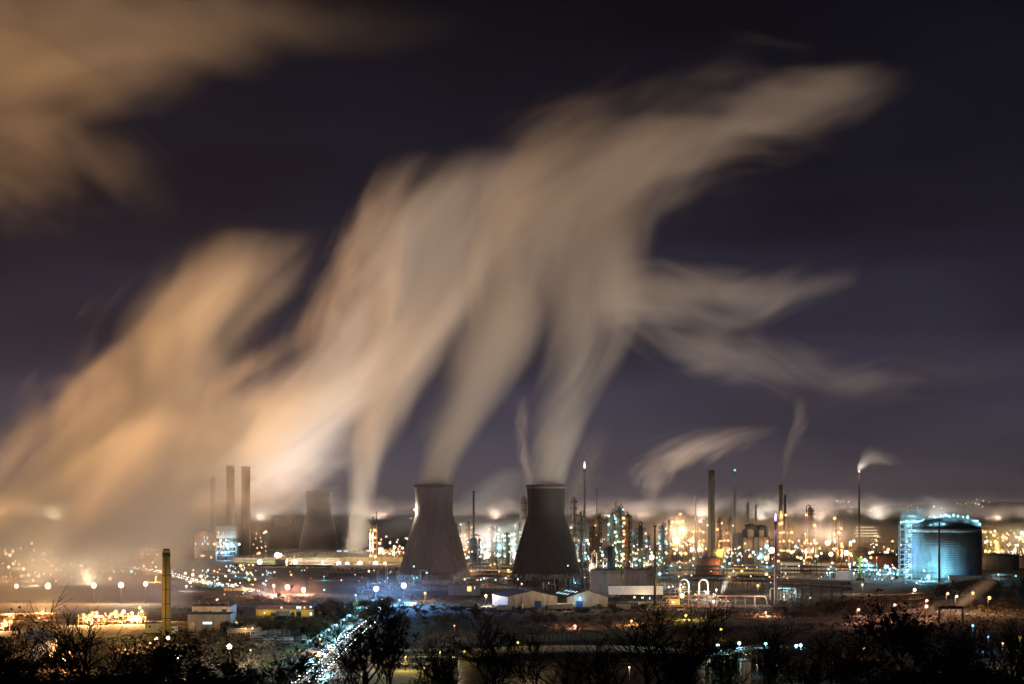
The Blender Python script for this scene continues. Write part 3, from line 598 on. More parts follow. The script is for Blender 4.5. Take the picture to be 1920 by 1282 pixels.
# ------------------------------------------------------------------ storage tanks
def tank(px, half, top, Y, m, label, roof='cone', stair=True, roofm='roof', rise=.12, zb=0, group='storage tanks'):
    r = px2m(half, Y); h = Z(top, Y)-zb; t = thing('storage_tank', label, 'storage tank', (X(px, Y), Y, zb), 0, group)
    MB().lathe([(r, 0), (r, h*.33), (r, h*.66), (r, h)], 48).build('shell', M[m], t, True)
    if roof == 'float': pr = [(r-.15, h-.1), (r-.2, h-1.5), (r*.2, h-1.6), (1e-3, h-1.6)]
    elif roof == 'dome': pr = [(r*1.01*math.cos(a*PI/16), h+.02+r*rise*2.2*math.sin(a*PI/16)) for a in range(8)]+[(1e-3, h+r*rise*2.2)]
    else: pr = [(r*1.015, h+.01), (r*.5, h+r*rise*.6), (1e-3, h+r*rise)]
    MB().lathe(pr, 48).build('roof', M[roofm], t, True)
    rl = MB(); n = 28
    for z in (.6, 1.1):
        for i in range(n): a, b = 2*PI*i/n, 2*PI*(i+1)/n; rl.bar((r*math.cos(a), r*math.sin(a), h+z), (r*math.cos(b), r*math.sin(b), h+z), .09)
    for i in range(n): a = 2*PI*i/n; rl.bar((r*math.cos(a), r*math.sin(a), h), (r*math.cos(a), r*math.sin(a), h+1.15), .1)
    rl.build('railing', M['steel'], t)
    MB().lathe([(r+.02, h-.5), (r+.25, h-.5), (r+.25, h-.15), (r+.02, h-.15)], 48).build('wind_girder', M['steel'], t)
    if stair:
        st = MB(); n = 22
        for i in range(n):
            a = -PI*.95+.75*PI*i/n; b = -PI*.95+.75*PI*(i+1)/n
            for o_ in (.3, 1.2): st.bar(((r+o_)*math.cos(a), (r+o_)*math.sin(a), h*i/n), ((r+o_)*math.cos(b), (r+o_)*math.sin(b), h*(i+1)/n), .22)
            st.bar(((r+1.2)*math.cos(b), (r+1.2)*math.sin(b), h*(i+1)/n), ((r+1.2)*math.cos(b), (r+1.2)*math.sin(b), h*(i+1)/n+1.1), .12)
        st.build('stair', M['pale'], t)
    return t
tank(1135, 28.5, 1067, 1460, 'tank', 'plain beige storage tank behind the long white box building', 'cone', False, rise=.05)
tank(1199, 29, 1066, 1560, 'tank', 'darker storage tank with a spiral stair, beside the slim rusty pole', 'cone', True, rise=.05)
tank(1327, 24, 1045, 1900, 'tankred', 'red-brown storage tank at the foot of the thick chimney', 'cone', False, rise=.05)
tank(1478, 26, 1052, 2060, 'tank', 'pinkish low tank right of the violet-flamed flare stack', 'dome', False, 'roofpale')
tank(1540, 20, 1053, 2080, 'tank', 'pinkish low tank left of the green crane', 'cone', False, 'roofpale')
tank(1612, 22, 1034, 2300, 'tank', 'beige domed tank behind the green crane', 'dome', False, 'roofpale', .22)
tank(1652, 34, 1042, 2000, 'tankred', 'wide brown tank at the left of the stair tower', 'dome', False, 'roof', .09)
tank(1648, 32, 1020, 2650, 'tank', 'far shallow-domed tank under the steam-puffing flare stack', 'dome', False, 'roofpale', .08)
tank(1868, 42, 1040, 2100, 'tank', 'broad khaki tank just right of the big blue tank', 'cone', True, 'roofpale', .07)
tank(1925, 34, 1042, 2150, 'tank', 'broad khaki tank cut by the right edge', 'cone', False, 'roofpale', .07)
tank(1878, 30, 1024, 2700, 'tank', 'far khaki tank under the orange lamps beyond the big tank', 'dome', False, 'roofpale', .08)
tank(1438, 14, 1060, 2000, 'tank', 'small cream tank behind the violet-flamed flare stack', 'cone', True, 'roofpale')
R = random.Random(11)
Y = 1950; r = px2m(10.5, Y); t = thing('gas_sphere', 'cream spherical gas holder lit yellow beside the thick chimney', 'gas sphere', (X(1347, Y), Y, 0))
MB().sphere((0, 0, Z(1037, Y)), r, 24, 16).build('sphere', M['yellow'], t, True); lg = MB()
for i in range(8): a = i*PI/4; lg.bar((r*.9*math.cos(a), r*.9*math.sin(a), 0), (r*.9*math.cos(a), r*.9*math.sin(a), Z(1037, Y)), .5)
lg.build('leg_frame', M['steel'], t); light(t, (r*.7, -r-5, Z(1037, Y)+1), 1.3e4, 'y', 1)

# big near tank: dark floating roof, beige wall below the rim
Y = 667; r = 34; h = 14; t = thing('storage_tank', 'huge near tank with a dark sunken roof, pale wall below its rim', 'storage tank', (X(1090, Y), Y, 0), 0, 'storage tanks')
MB().lathe([(r, 0), (r, 5), (r, 10), (r, h)], 72).build('shell', M['tank'], t, True)
MB().lathe([(r-.2, h-.05), (r-.25, h-1.2), (r*.3, h-1.0), (1e-3, h-1.0)], 72).build('roof', M['roof'], t, True)
MB().lathe([(r+.02, h-.6), (r+.9, h-.6), (r+.9, h-.35), (r+.02, h-.35)], 72).build('wind_girder', M['steel'], t)
rl = MB(); n = 60
for i in range(n):
    a, b = 2*PI*i/n, 2*PI*(i+1)/n; rl.bar(((r+.85)*math.cos(a), (r+.85)*math.sin(a), h-.4), ((r+.85)*math.cos(a), (r+.85)*math.sin(a), h+.7), .06)
    for z in (.2, .7): rl.bar(((r+.85)*math.cos(a), (r+.85)*math.sin(a), h+z), ((r+.85)*math.cos(b), (r+.85)*math.sin(b), h+z), .05)
rl.build('railing', M['steel'], t)
st = MB(); n = 26
for i in range(n):
    a = -PI*.93+.35*PI*i/n; b = -PI*.93+.35*PI*(i+1)/n
    for o_ in (.2, 1.0): st.bar(((r+o_)*math.cos(a), (r+o_)*math.sin(a), h*(1-i/n)), ((r+o_)*math.cos(b), (r+o_)*math.sin(b), h*(1-(i+1)/n)), .16)
st.build('stair', M['yellow'], t)
for a, k in ((-2.75, 'y'), (2.1, 'y')):
    bulb(t, ((r+.6)*math.cos(a), (r+.6)*math.sin(a), h+1.0), .32, k); light(t, ((r+2.6)*math.cos(a), (r+2.6)*math.sin(a), h+1.4), 160, k, .4)
light(t, (-r*.55, -r*.95-5, 5), 900, 'w', .4)

# blue-lit tank with stair tower and roof gear
def lng():
    Y = 1815; cx = 1772; r = px2m(68, Y); h = Z(991, Y); x = lambda p: X(p, Y)-X(cx, Y)
    t = thing('gas_tank', 'big cylindrical tank with a shallow dome, washed in blue and cyan floodlight', 'gas tank', (X(cx, Y), Y, 0), 0)
    MB().lathe([(r, 1.6), (r, h*.3), (r, h*.6), (r, h-2.2)], 96).build('shell', M['lng'], t, True)
    MB().lathe([(r+.06, h-2.2), (r+.5, h-2.0), (r+.5, h), (r-.2, h+.02)], 96).build('ring_beam', M['pale'], t, True)
    MB().lathe([(r*math.cos(a*PI/20)-.3, h+.05+8.1*math.sin(a*PI/20)) for a in range(10)]+[(1e-3, h+8.2)], 64).build('roof', M['dark'], t, True)
    MB().lathe([(r*1.04, 0), (r*1.04, 1.0), (r, 1.6)], 64).build('base', M['yard'], t)
    wk = MB()
    for q in range(16):
        u0, u1 = -1+2*q/16, -1+2*(q+1)/16
        zz = lambda u: h+8.2*math.sqrt(max(0, 1-u*u*.96))
        for y in (-2.2, 2.2):
            wk.bar((u0*r*.97, y, zz(u0)+.5), (u1*r*.97, y, zz(u1)+.5), .35); wk.bar((u0*r*.97, y, zz(u0)+1.7), (u1*r*.97, y, zz(u1)+1.7), .2); wk.bar((u0*r*.97, y, zz(u0)+.3), (u0*r*.97, y, zz(u0)+1.7), .2)
    wk.build('roof_walkway', M['pale'], t)
    R = random.Random(3)
    for i in range(18):
        u = R.uniform(-.75, .98); zz = h+8.2*math.sqrt(max(0, 1-u*u*.96)); bulb(t, (u*r*.96, -3, zz+R.uniform(.8, 2.2)), px2m(R.choice([.9, 1.2, 2.0]), Y), 'c')
    for u, dz in ((.0, 2.2), (.22, 2.2), (.97, 1.0), (.9, 2.0), (.62, 2.2), (-.42, -3.5), (-.3, -3), (-.55, -5.0), (-.2, -5.2)):
        zz = h+8.2*math.sqrt(max(0, 1-u*u*.96))
        yy = -3.5 if dz > 0 else -r*math.sqrt(1-u*u)*.75
        bulb(t, (u*r*.96, yy, zz+dz), px2m(2.3, Y), 'c'); light(t, (u*r*.96, yy-3, zz+dz+1.5), 1.6e3, 'c', .8)
    mbx = MB().box(x(1700), x(1728), -3, 4, h+9.8, h+10.1)
    mbx.box(x(1719), x(1728), -2, 3, h+10.2, h+15)
    mbx.build('roof_platform', M['pale'], t)
    lt = MB()
    for i in range(10):
        a = x(1689)+(x(1727)-x(1689))*i/9
        for y in (-3, 3): lt.bar((a, y, h+4), (a, y, h+15), .22)
        if i < 9: lt.bar((a, -3, h+4), (a+(x(1727)-x(1689))/9, -3, h+14.5), .18)
    for z in (4, 9.5, 15):
        for y in (-3, 3): lt.bar((x(1683 if z == 15 else 1689), y, h+z), (x(1727), y, h+z), .3)
    lt.build('pipe_lattice', M['pale'], t)
    for i in range(9): bulb(t, (x(1688+i*5), -3.6, h+5.2+R.uniform(-.4, .6)), px2m(R.choice([1.6, 1.9, 2.4]), Y), 'c')
    light(t, (x(1708), -7, h+7), 4e3, 'c', 1)
    # blue floods round the foot
    for px, py, s, p, k, out in ((1724, 1077, 3.6, 3.6e4, 'c', 20), (1720, 1067, 2.4, 8e3, 'c', 12), (1758, 1072, 1.2, 2e3, 'c', 5), (1790, 1081, 1.0, 7e2, 'b', 7)):
        xx = x(px); yy = -math.sqrt(max(r*r-xx*xx, 0))-out; zz = max(1.5, Z(py, Y))
        if s:
            bulb(t, (xx, yy, zz), px2m(s, Y), k)
            MB().bar((xx, yy+.4, 0), (xx, yy+.4, zz), .3).build('lamp_post', M['steel'], t)
        light(t, (xx, yy-1, zz), p, k, 1)
    # separate stair tower
    s = thing('stair_tower', 'open steel stair tower hung with blue-white lamps, against the big tank', 'stair tower', (X(1694, Y), Y-8, 0))
    w_ = px2m(11, Y); H = h+3.5; fr = MB(); n = 11
    for a in (-w_, 0, w_):
        for y in (-3, 3): fr.bar((a, y, 0), (a, y, H), .45)
    for i in range(1, n+1):
        z = H*i/n
        for y in (-3, 3): fr.bar((-w_, y, z), (w_, y, z), .4)
        fr.bar((-w_ if i % 2 else w_, -3, z-H/n), (w_ if i % 2 else -w_, -3, z), .3)
    fr.build('frame', M['pale'], s)
    fl = MB()
    for i in range(n):
        z = H*i/n; fl.box(0, w_*.95, -2.6, 2.6, z+.1, z+.3); d = 1 if i % 2 else -1
        for k in range(8): fl.box(-w_*.05+d*(-w_*.9+w_*1.6*k/8)*.55-.5, -w_*.05+d*(-w_*.9+w_*1.6*k/8)*.55+.5, -2.2, -.6, z+H/n*k/8, z+H/n*k/8+.12)
    fl.build('stair_flight', M['steel'], s)
    for i in range(n):
        bulb(s, (w_*R.uniform(.1, .8), -3.5, H*(i+.6)/n), px2m(R.choice([1.1, 1.5, 1.9]), Y), 'c' if i not in (4, 5) else 'b')
        if i % 2 == 0: light(s, (w_*.4, -5.5, H*(i+.6)/n), 1.6e3, 'c' if i not in (4, 5, 6) else 'b', .7)
    return t
lng()
# green crane
Y = 1780; t = thing('crane', 'green pedestal crane with a folded jib, beside the cyan-lit pipework', 'crane', (X(1612, Y), Y, 0)); zt = Z(1051, Y)
MB().lathe([(1.5, 0), (.9, zt*.5), (.7, zt)], 12).build('pedestal', M['green'], t, True)
MB().box(-1.6, 1.8, -1.2, 1.2, zt, zt+2.4).build('cab', M['green'], t)
MB().bar((0, 0, zt+2.2), (-4.2, 0, zt+5.6), .9).build('jib', M['green'], t); MB().bar((-4.2, 0, zt+5.6), (-4.8, 0, zt+2.6), .5).bar((-1.4, 0, zt+2.4), (-2.2, 0, zt+5.4), .4).build('jib_tip', M['dark'], t)
MB().box(-3, 3, -2, 2, 0, 1.6).build('base', M['dark'], t)
bulb(t, (1.4, -1.6, zt-2.6), px2m(1.7, Y), 'w'); light(t, (2, -5, zt-2), 3e3, 'w', .6)

# ------------------------------------------------------------------ buildings
def block(px0, px1, top, Y, depth, label, m='sheetgrey', roofm='roof', wins=(), rz=0, zb=0, name='industrial_building', cat='building', group=None, pitch=0.0, bits=(), vents=0, doors=()):
    x0, x1 = X(px0, Y), X(px1, Y); W_ = x1-x0; h = Z(top, Y)-zb
    t = thing(name, label, cat, ((x0+x1)/2, Y, zb), rz, group); hw = W_/2
    if pitch: # gable facing the camera
        p = pitch; wl = MB()
        wl.poly([(-hw, 0, 0), (hw, 0, 0), (hw, 0, h), (0, 0, h+p), (-hw, 0, h)]).poly([(-hw, depth, 0), (-hw, depth, h), (0, depth, h+p), (hw, depth, h), (hw, depth, 0)])
        wl.poly([(-hw, 0, 0), (-hw, 0, h), (-hw, depth, h), (-hw, depth, 0)]).poly([(hw, 0, 0), (hw, depth, 0), (hw, depth, h), (hw, 0, h)]); wl.build('wall', M[m], t)
        for s in (-1, 1):
            q = MB(); e = .5; o_ = .25
            a = [(s*(hw+e), -e, h-p*e/hw+o_), (0, -e, h+p+o_), (0, depth+e, h+p+o_), (s*(hw+e), depth+e, h-p*e/hw+o_)]
            q.poly(a).poly([(v[0], v[1], v[2]-.2) for v in a][::-1])
            for i in range(4): j = (i+1) % 4; q.poly([a[i], a[j], (a[j][0], a[j][1], a[j][2]-.2), (a[i][0], a[i][1], a[i][2]-.2)])
            q.build('roof', M[roofm], t); MB().tube([(s*(hw+e+.1), -e, h-p*e/hw+.1), (s*(hw+e+.1), depth+e, h-p*e/hw+.1)], .16, 6).build('gutter', M['dark'], t)
        MB().box(-.35, .35, -.45, depth+.45, h+p+.24, h+p+.45).build('ridge_cap', M['steel'], t); MB().box(-hw-.05, hw+.05, -.06, 0, .01, .7).build('plinth', M['yard'], t)
        for i in range(4): MB().lathe([(.5, h+p*.6), (.5, h+p+1.0), (.75, h+p+1.0), (.1, h+p+1.5)], 8, (hw*.25*(1 if i % 2 else -1), depth*(.15+.23*i))).build('roof_vent', M['steel'], t)
    else:
        MB().box(-hw, hw, 0, depth, 0, h).build('wall', M[m], t)
        rf = MB().box(-hw-.3, hw+.3, -.3, depth+.3, h+.003, h+.45).build('roof', M[roofm], t)
        R = random.Random(int(px0+top)); 
        for i in range(vents):
            x = -hw+W_*(i+.5)/vents; s = R.uniform(.5, 1.2); MB().box(x-s, x+s, depth*.2, depth*.2+2*s, h+.46, h+.46+R.uniform(.8, 2.2)).build('roof_vent', M['steel'], rf)
    for (px, py, w_, hh, k) in wins:
        x = X(px, Y)-(x0+x1)/2; z = Z(py, Y)-zb; a, b = px2m(w_, Y)/2, px2m(hh, Y)/2
        f = MB().box(x-a-.15, x+a+.15, -.14, .1, z-b-.15, z+b+.15).build('window', M['dark'], t)
        MB().box(x-a, x+a, -.2, -.05, z-b, z+b).build('pane', WIN[k], f)
    for (px, w_, hh, mm) in doors:
        x = X(px, Y)-(x0+x1)/2; a = px2m(w_, Y)/2; MB().box(x-a, x+a, -.18, .05, .02, px2m(hh, Y)).build('door', M[mm], t)
    return t
# twin warehouse
a = .2; Y = 1285
W1 = block(951, 1046, 1117.5, Y, 42, 'white gabled warehouse with a dark blue shutter door, left of the joined pair', 'sheet', 'roof', rz=a, group='white gabled warehouses', name='warehouse', cat='warehouse', pitch=3.0, doors=[(1009, 13, 15, 'blue')])
W2 = block(1062, 1141, 1119, 1292, 42, 'white gabled warehouse with a cyan lamp over its blue door, right of the joined pair', 'sheet', 'roof', rz=a, group='white gabled warehouses', name='warehouse', cat='warehouse', pitch=3.6, doors=[(1086, 13, 14, 'blue')])
sk = MB()
for t_, hw, h, p in ((W1, px2m(47.5, 1285), Z(1117.5, 1285), 3.0), (W2, -px2m(39.5, 1292), Z(1119, 1292), 3.6)):
    for i in range(4):
        for j in range(2):
            u = .3+.35*j; y = 8+i*8+3*j; x = hw*u; z = h+p*(1-u)+.33; dx = hw*.16
            MB().poly([(x, y, z), (x+dx, y, z-p*.16), (x+dx, y+2, z-p*.16), (x, y+2, z)]).build('skylight', WIN['c'], t_)
bx = -px2m(15.5, 1292); bulb(W2, (bx, -.9, 5.6), px2m(2.0, 1292), 'c'); light(W2, (bx, -2.2, 5.2), 420, 'c', .4)
light(W1, (12, -26, 14), 8e3, 'w', 1.5); light(W2, (6, -30, 15), 4e3, 'w', 1.5)
for i, x in enumerate((-10, -6, 5.5, 8)): MB().box(x-.12, x+.12, -.22, -.02, 0, Z(1117.5, 1285)-.1).build('downpipe', M['dark'], W1)
# white box building on stilts
Y = 1385; x0, x1 = X(1142, Y), X(1243, Y); zt, zb = Z(1097.5, Y), Z(1114, Y)
t = thing('conveyor_house', 'long white box building raised on legs in front of the storage tanks', 'building', ((x0+x1)/2, Y, 0)); hw = (x1-x0)/2
MB().box(-hw, hw, 0, 9, zb, zt).build('wall', M['white'], t); MB().box(-hw-.2, hw+.2, -.2, 9.2, zt+.003, zt+.4).build('roof', M['roof'], t)
for i in range(9):
    lg = MB()
    for y in (.5, 8.5): lg.box(-hw+.4+(2*hw-1.2)*i/8, -hw+.8+(2*hw-1.2)*i/8, y-.2, y+.2, 0, zb-.005)
    lg.build('leg', M['dark'], t)
for px, py, k in ((1205, 1120, 'n'), (1190, 1119, 'w'), (1218, 1121, 'c')): bulb(t, (X(px, Y)-(x0+x1)/2, 2, Z(py, Y)), px2m(1.8, Y), k)
light(t, (4, -3, 2.6), 500, 'w', .5); light(t, (10, -22, 15), 7e3, 'w', 1.5)
BG = 'orange traffic barriers'
b0 = thing('traffic_barrier', 'orange and white barrier in the row under the long white box building', 'barrier', (X(1165, 1370), 1370, 0), 0, BG)
MB().box(-1.1, 1.1, -.15, .15, .55, 1.0).build('board', M['rust'], b0); MB().box(-.9, -.7, -.2, .2, 0, .55).build('leg', M['white'], b0); MB().box(.7, .9, -.2, .2, 0, .55).build('leg', M['white'], b0)
for i in range(1, 24): c = copy_tree(b0); c.location = (X(1165+i*4.3, 1370), 1370, 0)
# boiler house
BH = block(405, 443, 986, 2450, 22, 'boiler house with open lower floors blazing cyan under a clad top', 'sheet', 'roof', [(409.5, 998, 2.2, 6, 'w'), (419, 999, 2, 5, 'w')], name='boiler_house', cat='building', zb=Z(1008, 2450))
BH.location.z = 0
for ch in list(BH.children):
    ch.location.z += Z(1008, 2450)
fr = MB(); Y = 2450; hw = px2m(19, Y); zt = Z(1008, Y)
for i in range(6):
    for y in (0, 10, 21): fr.bar((-hw+2*hw*i/5, y+.3, 0), (-hw+2*hw*i/5, y+.3, zt), .7)
for l in range(6):
    z = zt*l/5
    for y in (0, 10, 21): fr.bar((-hw, y+.3, z), (hw, y+.3, z), .6)
    for i in range(5):
        if (i+l) % 2 and l < 5: fr.bar((-hw+2*hw*i/5, .3, z), (-hw+2*hw*(i+1)/5, .3, z+zt/5), .4)
fr.build('frame', M['steel'], BH)
for l in (1, 2, 3, 4): MB().box(-hw+.5, hw-.5, .8, 20, zt*l/5+.3, zt*l/5+.5).build('floor_deck', M['pale'], BH)
R = random.Random(8)
for i in range(16): bulb(BH, (R.uniform(-hw, hw), R.uniform(-.6, 4), zt*R.choice([.55, .68, .72, .75, .72, .9, .35])), px2m(R.choice([1.2, 1.8, 2.6]), Y), R.choice('ccn'))
for x, z, k, p in ((-.5, .7, 'n', 1.2e4), (.4, .7, 'c', 1.2e4), (0, .3, 'b', 8e3), (.9, .5, 'c', 6e3)): light(BH, (hw*x, -2.5, zt*z), p, k, 1)
bulb(BH, (hw*1.25, 3, zt*.72), px2m(2.4, Y), 'n'); bulb(BH, (-hw*1.2, 3, zt*.73), px2m(2.4, Y), 'o')
block(364, 403, 1002, 2500, 20, 'clad plant house with scattered small blue-white windows, left of the boiler house', 'sheet', 'roof', [(383, 1007, 1.4, 5, 'c'), (389, 1007, 1.4, 5, 'c'), (367, 1019, 1.6, 4, 'c'), (380, 1019, 2, 4, 'c'), (390, 1019, 2, 4, 'c'), (384, 1014, 1.2, 5, 'c')], pitch=4, name='plant_house')
block(374, 404, 1034, 2420, 12, 'low building with amber-lit lean-to at the boiler house foot', 'sheet', 'roof', [(380, 1041, 8, 3, 'o'), (396, 1044, 3, 4, 'o')], name='plant_house')
block(436, 640, 1045, 2360, 40, 'very long low building with a green-lit strip along its eaves', 'sheet', 'roof', [(470, 1049.5, 26, 1.6, 'g'), (505, 1049.5, 26, 1.6, 'g'), (590, 1047.5, 48, 1.8, 'g'), (620, 1047.5, 8, 1.8, 'g'), (498, 1059.5, 7, 1.4, 'c'), (510, 1059.5, 6, 1.4, 'c'), (440, 1059, 10, 1.2, 'o'), (608, 1060, 3, 4, 'g'), (616, 1060, 2, 4, 'g')], vents=24, name='machine_hall')
block(640, 758, 1043.5, 2380, 34, 'cream-lit long hall right of the green-edged building, lamps along its front', 'yellow', 'roof', vents=18, name='machine_hall')
block(632, 702, 1033, 2520, 20, 'dark roofed hall with cyan lamps on top behind the cream-lit hall', 'sheetgrey', 'roof', [(636, 1032.5, 9, 2, 'c'), (648, 1032.5, 7, 1.6, 'c'), (690, 1032, 5, 2.5, 'c')], vents=10, name='machine_hall')
block(516, 536, 1048, 2280, 12, 'pale square box tower in the row of amber floodlights', 'sheet', 'roof', name='transfer_tower', cat='building')
block(556, 612, 1077, 1900, 16, 'dark office block with a strip of lit windows, left end of the dark row', 'sheetgrey', 'roof', [(592, 1084, 5, 2, 'o'), (601, 1088, 7, 8, 'o')], vents=6)
block(612, 690, 1069, 1960, 16, 'long dark building with amber windows behind the blue floodlights', 'sheetgrey', 'roof', [(620, 1088, 6, 3, 'o'), (636, 1088.5, 7, 3, 'w'), (651, 1088.5, 7, 3, 'w'), (686, 1088, 4, 2.5, 'o'), (682, 1077, 4, 2, 'o')], vents=9)
block(690, 760, 1068, 1960, 16, 'dark building end with pale pipes, left of the pale cooling tower', 'sheetgrey', 'roof', [(700, 1088, 6, 2.5, 'o'), (735, 1086.5, 7, 1.6, 'o')], vents=6)
for px, tp, lb in ((725, 1060, 'thick pale exhaust pipe beside the right blue floodlight'), (709, 1066, 'thinner pale exhaust pipe above the left blue floodlight')): stack(px, tp, 1.9, 2.1, 1700, M['pale'], lb, None, name='exhaust_pipe', cat='exhaust pipe')
WS = block(480, 588, 1142, 1195, 12, 'long low cream workshop with a violet upper band and lit windows', 'yellow', 'purple', [(583, 1150, 4, 5, 'c'), (496, 1148, 3, 3, 'w'), (545, 1147, 4, 3, 'w')], name='workshop', cat='workshop')
for x in (-9, 0, 9): light(WS, (x, -6, 4.5), 700, 'y', .5)  # added yellow lights that brighten the workshop front
block(482, 588, 1134, 1199, 10, 'violet clad upper storey set back over the cream workshop', 'purple', 'roof', [(558, 1138, 4, 4, 'c'), (563, 1138, 3.5, 4, 'w'), (571, 1138, 3, 3.5, 'o'), (583, 1137, 4, 3, 'c'), (528, 1138, 4, 3, 'o')], name='workshop', cat='workshop', zb=0)
block(590, 626, 1144, 1200, 8, 'low dark shed with a row of amber windows right of the cream workshop', 'sheetgrey', 'roof', [(600, 1147, 4, 2.4, 'o'), (612, 1146, 3, 2, 'o'), (620, 1145.5, 5, 2.4, 'o')], name='workshop', cat='workshop')
block(352, 432, 1151, 1060, 16, 'gabled pump house with a silver silo and a strip of blue skylight', 'sheet', 'roof', [(389, 1167, 17, 4, 'c'), (414, 1195, 3, 10, 'b')], name='pump_house', cat='building', doors=[(415, 4, 12, 'dark')], vents=3)
block(360, 432, 1137, 1110, 24, 'wide flat-roofed works building behind the gabled pump house', 'sheet', 'roofpale', vents=4, name='pump_house', cat='building')
Y = 1050; t = thing('silo', 'short silver silo standing by the pump house wall', 'silo', (X(362, Y), Y, 0)); MB().lathe([(px2m(5, Y), 0), (px2m(5, Y), Z(1168, Y)), (.2, Z(1166, Y))], 20).build('shell', M['pale'], t, True); MB().bar((-1.6, -.6, 0), (-1.6, -.6, Z(1169, Y)), .25).bar((1.9, -.6, 0), (1.9, -.6, Z(1172, Y)), .25).build('pipe', M['pale'], t)
light(t, (1, -7, 8), 900, 'o', .5)
block(272, 298, 1168, 1040, 8, 'small white box building at the foot of the brick chimney', 'white', 'roofpale', name='switch_house', cat='building')
block(317, 330, 1173, 1030, 6, 'tiny white cabin at the right foot of the brick chimney', 'white', 'roofpale', name='switch_house', cat='building')
block(10, 62, 1207, 829, 44, 'gabled shed with a ribbed grey roof and amber-lit wall, behind the bare tree', 'sheet', 'roofpale', name='shed', cat='shed', pitch=3.0)
block(205, 236, 1029, 2400, 16, 'hazy works hall with two cyan slot windows, left of the brick chimney', 'yellow', 'roof', [(211, 1036, 1.6, 8, 'c'), (215, 1036, 1.6, 8, 'c'), (226, 1035, 11, 3, 'w')], name='works_hall')
block(112, 190, 1043, 2150, 18, 'long low shed with three amber lamps on its eaves in the left haze', 'sheet', 'roof', name='works_hall')
block(185, 205, 1052, 2000, 14, 'small brick-red building under paired amber lamps in the left haze', 'tankred', 'roof', name='works_hall')
block(420, 470, 1102, 1560, 10, 'low sheds beside the motorway with a pale trailer-like roof', 'yellow', 'roofpale', [(448, 1118, 6, 2, 'o')], name='works_hall')
block(790, 850, 1087, 1560, 8, 'dark annexe at the foot of the pale cooling tower', 'sheetgrey', 'roof', name='annexe')
block(840, 900, 1096, 1480, 8, 'dark low block between the cooling towers with one amber door', 'sheetgrey', 'roof', [(880, 1103, 8, 9, 'o'), (890, 1101, 1.6, 5, 'o')], name='annexe', vents=5)
block(1600, 1645, 985, 2800, 16, 'wide building with four rows of glowing white floors, right of the flare', 'sheet', 'roof', [(1622, 988, 34, 1.2, 'w'), (1624, 993.5, 42, 1.2, 'w'), (1624, 999, 44, 1.4, 'w'), (1624, 1004, 40, 1.2, 'w')], name='office_building', cat='building')
block(1466, 1500, 1054, 1980, 10, 'low pink-lit shed left of a dark tank behind the pipe racks', 'white', 'roofpale', name='store_shed', cat='shed')
block(1525, 1558, 1055, 1980, 10, 'low pink-lit shed left of the white-lit skid and green crane', 'white', 'roofpale', name='store_shed', cat='shed')
block(1360, 1440, 1059, 1960, 10, 'long low cream shed right of the gas sphere', 'yellow', 'roof', name='store_shed', cat='shed')
block(1570, 1600, 1069, 1790, 8, 'pale mesh-clad cabin glowing cyan left of the green crane', 'white', 'roof', name='substation', cat='building')
block(1250, 1275, 1122, 1340, 5, 'small yellow-lit cabin behind the left end of the pink pipe rail', 'yellow', 'roof', [(1262, 1128, 5, 4, 'w')], name='cabin', cat='cabin')
block(845, 868, 1139, 1290, 6, 'low khaki container cabin left of the single amber street lamp', 'yellow', 'roof', name='cabin', cat='cabin')
block(758, 783, 1127, 1340, 5, 'gatehouse kiosk with a bright pale window by the right blue floodlight', 'sheetgrey', 'roof', [(774, 1131, 12, 5, 'w')], name='gatehouse', cat='building')
block(1780, 1842, 1079, 1770, 5, 'pale low cabin at the foot of the big tank', 'white', 'roofpale', name='cabin', cat='cabin')

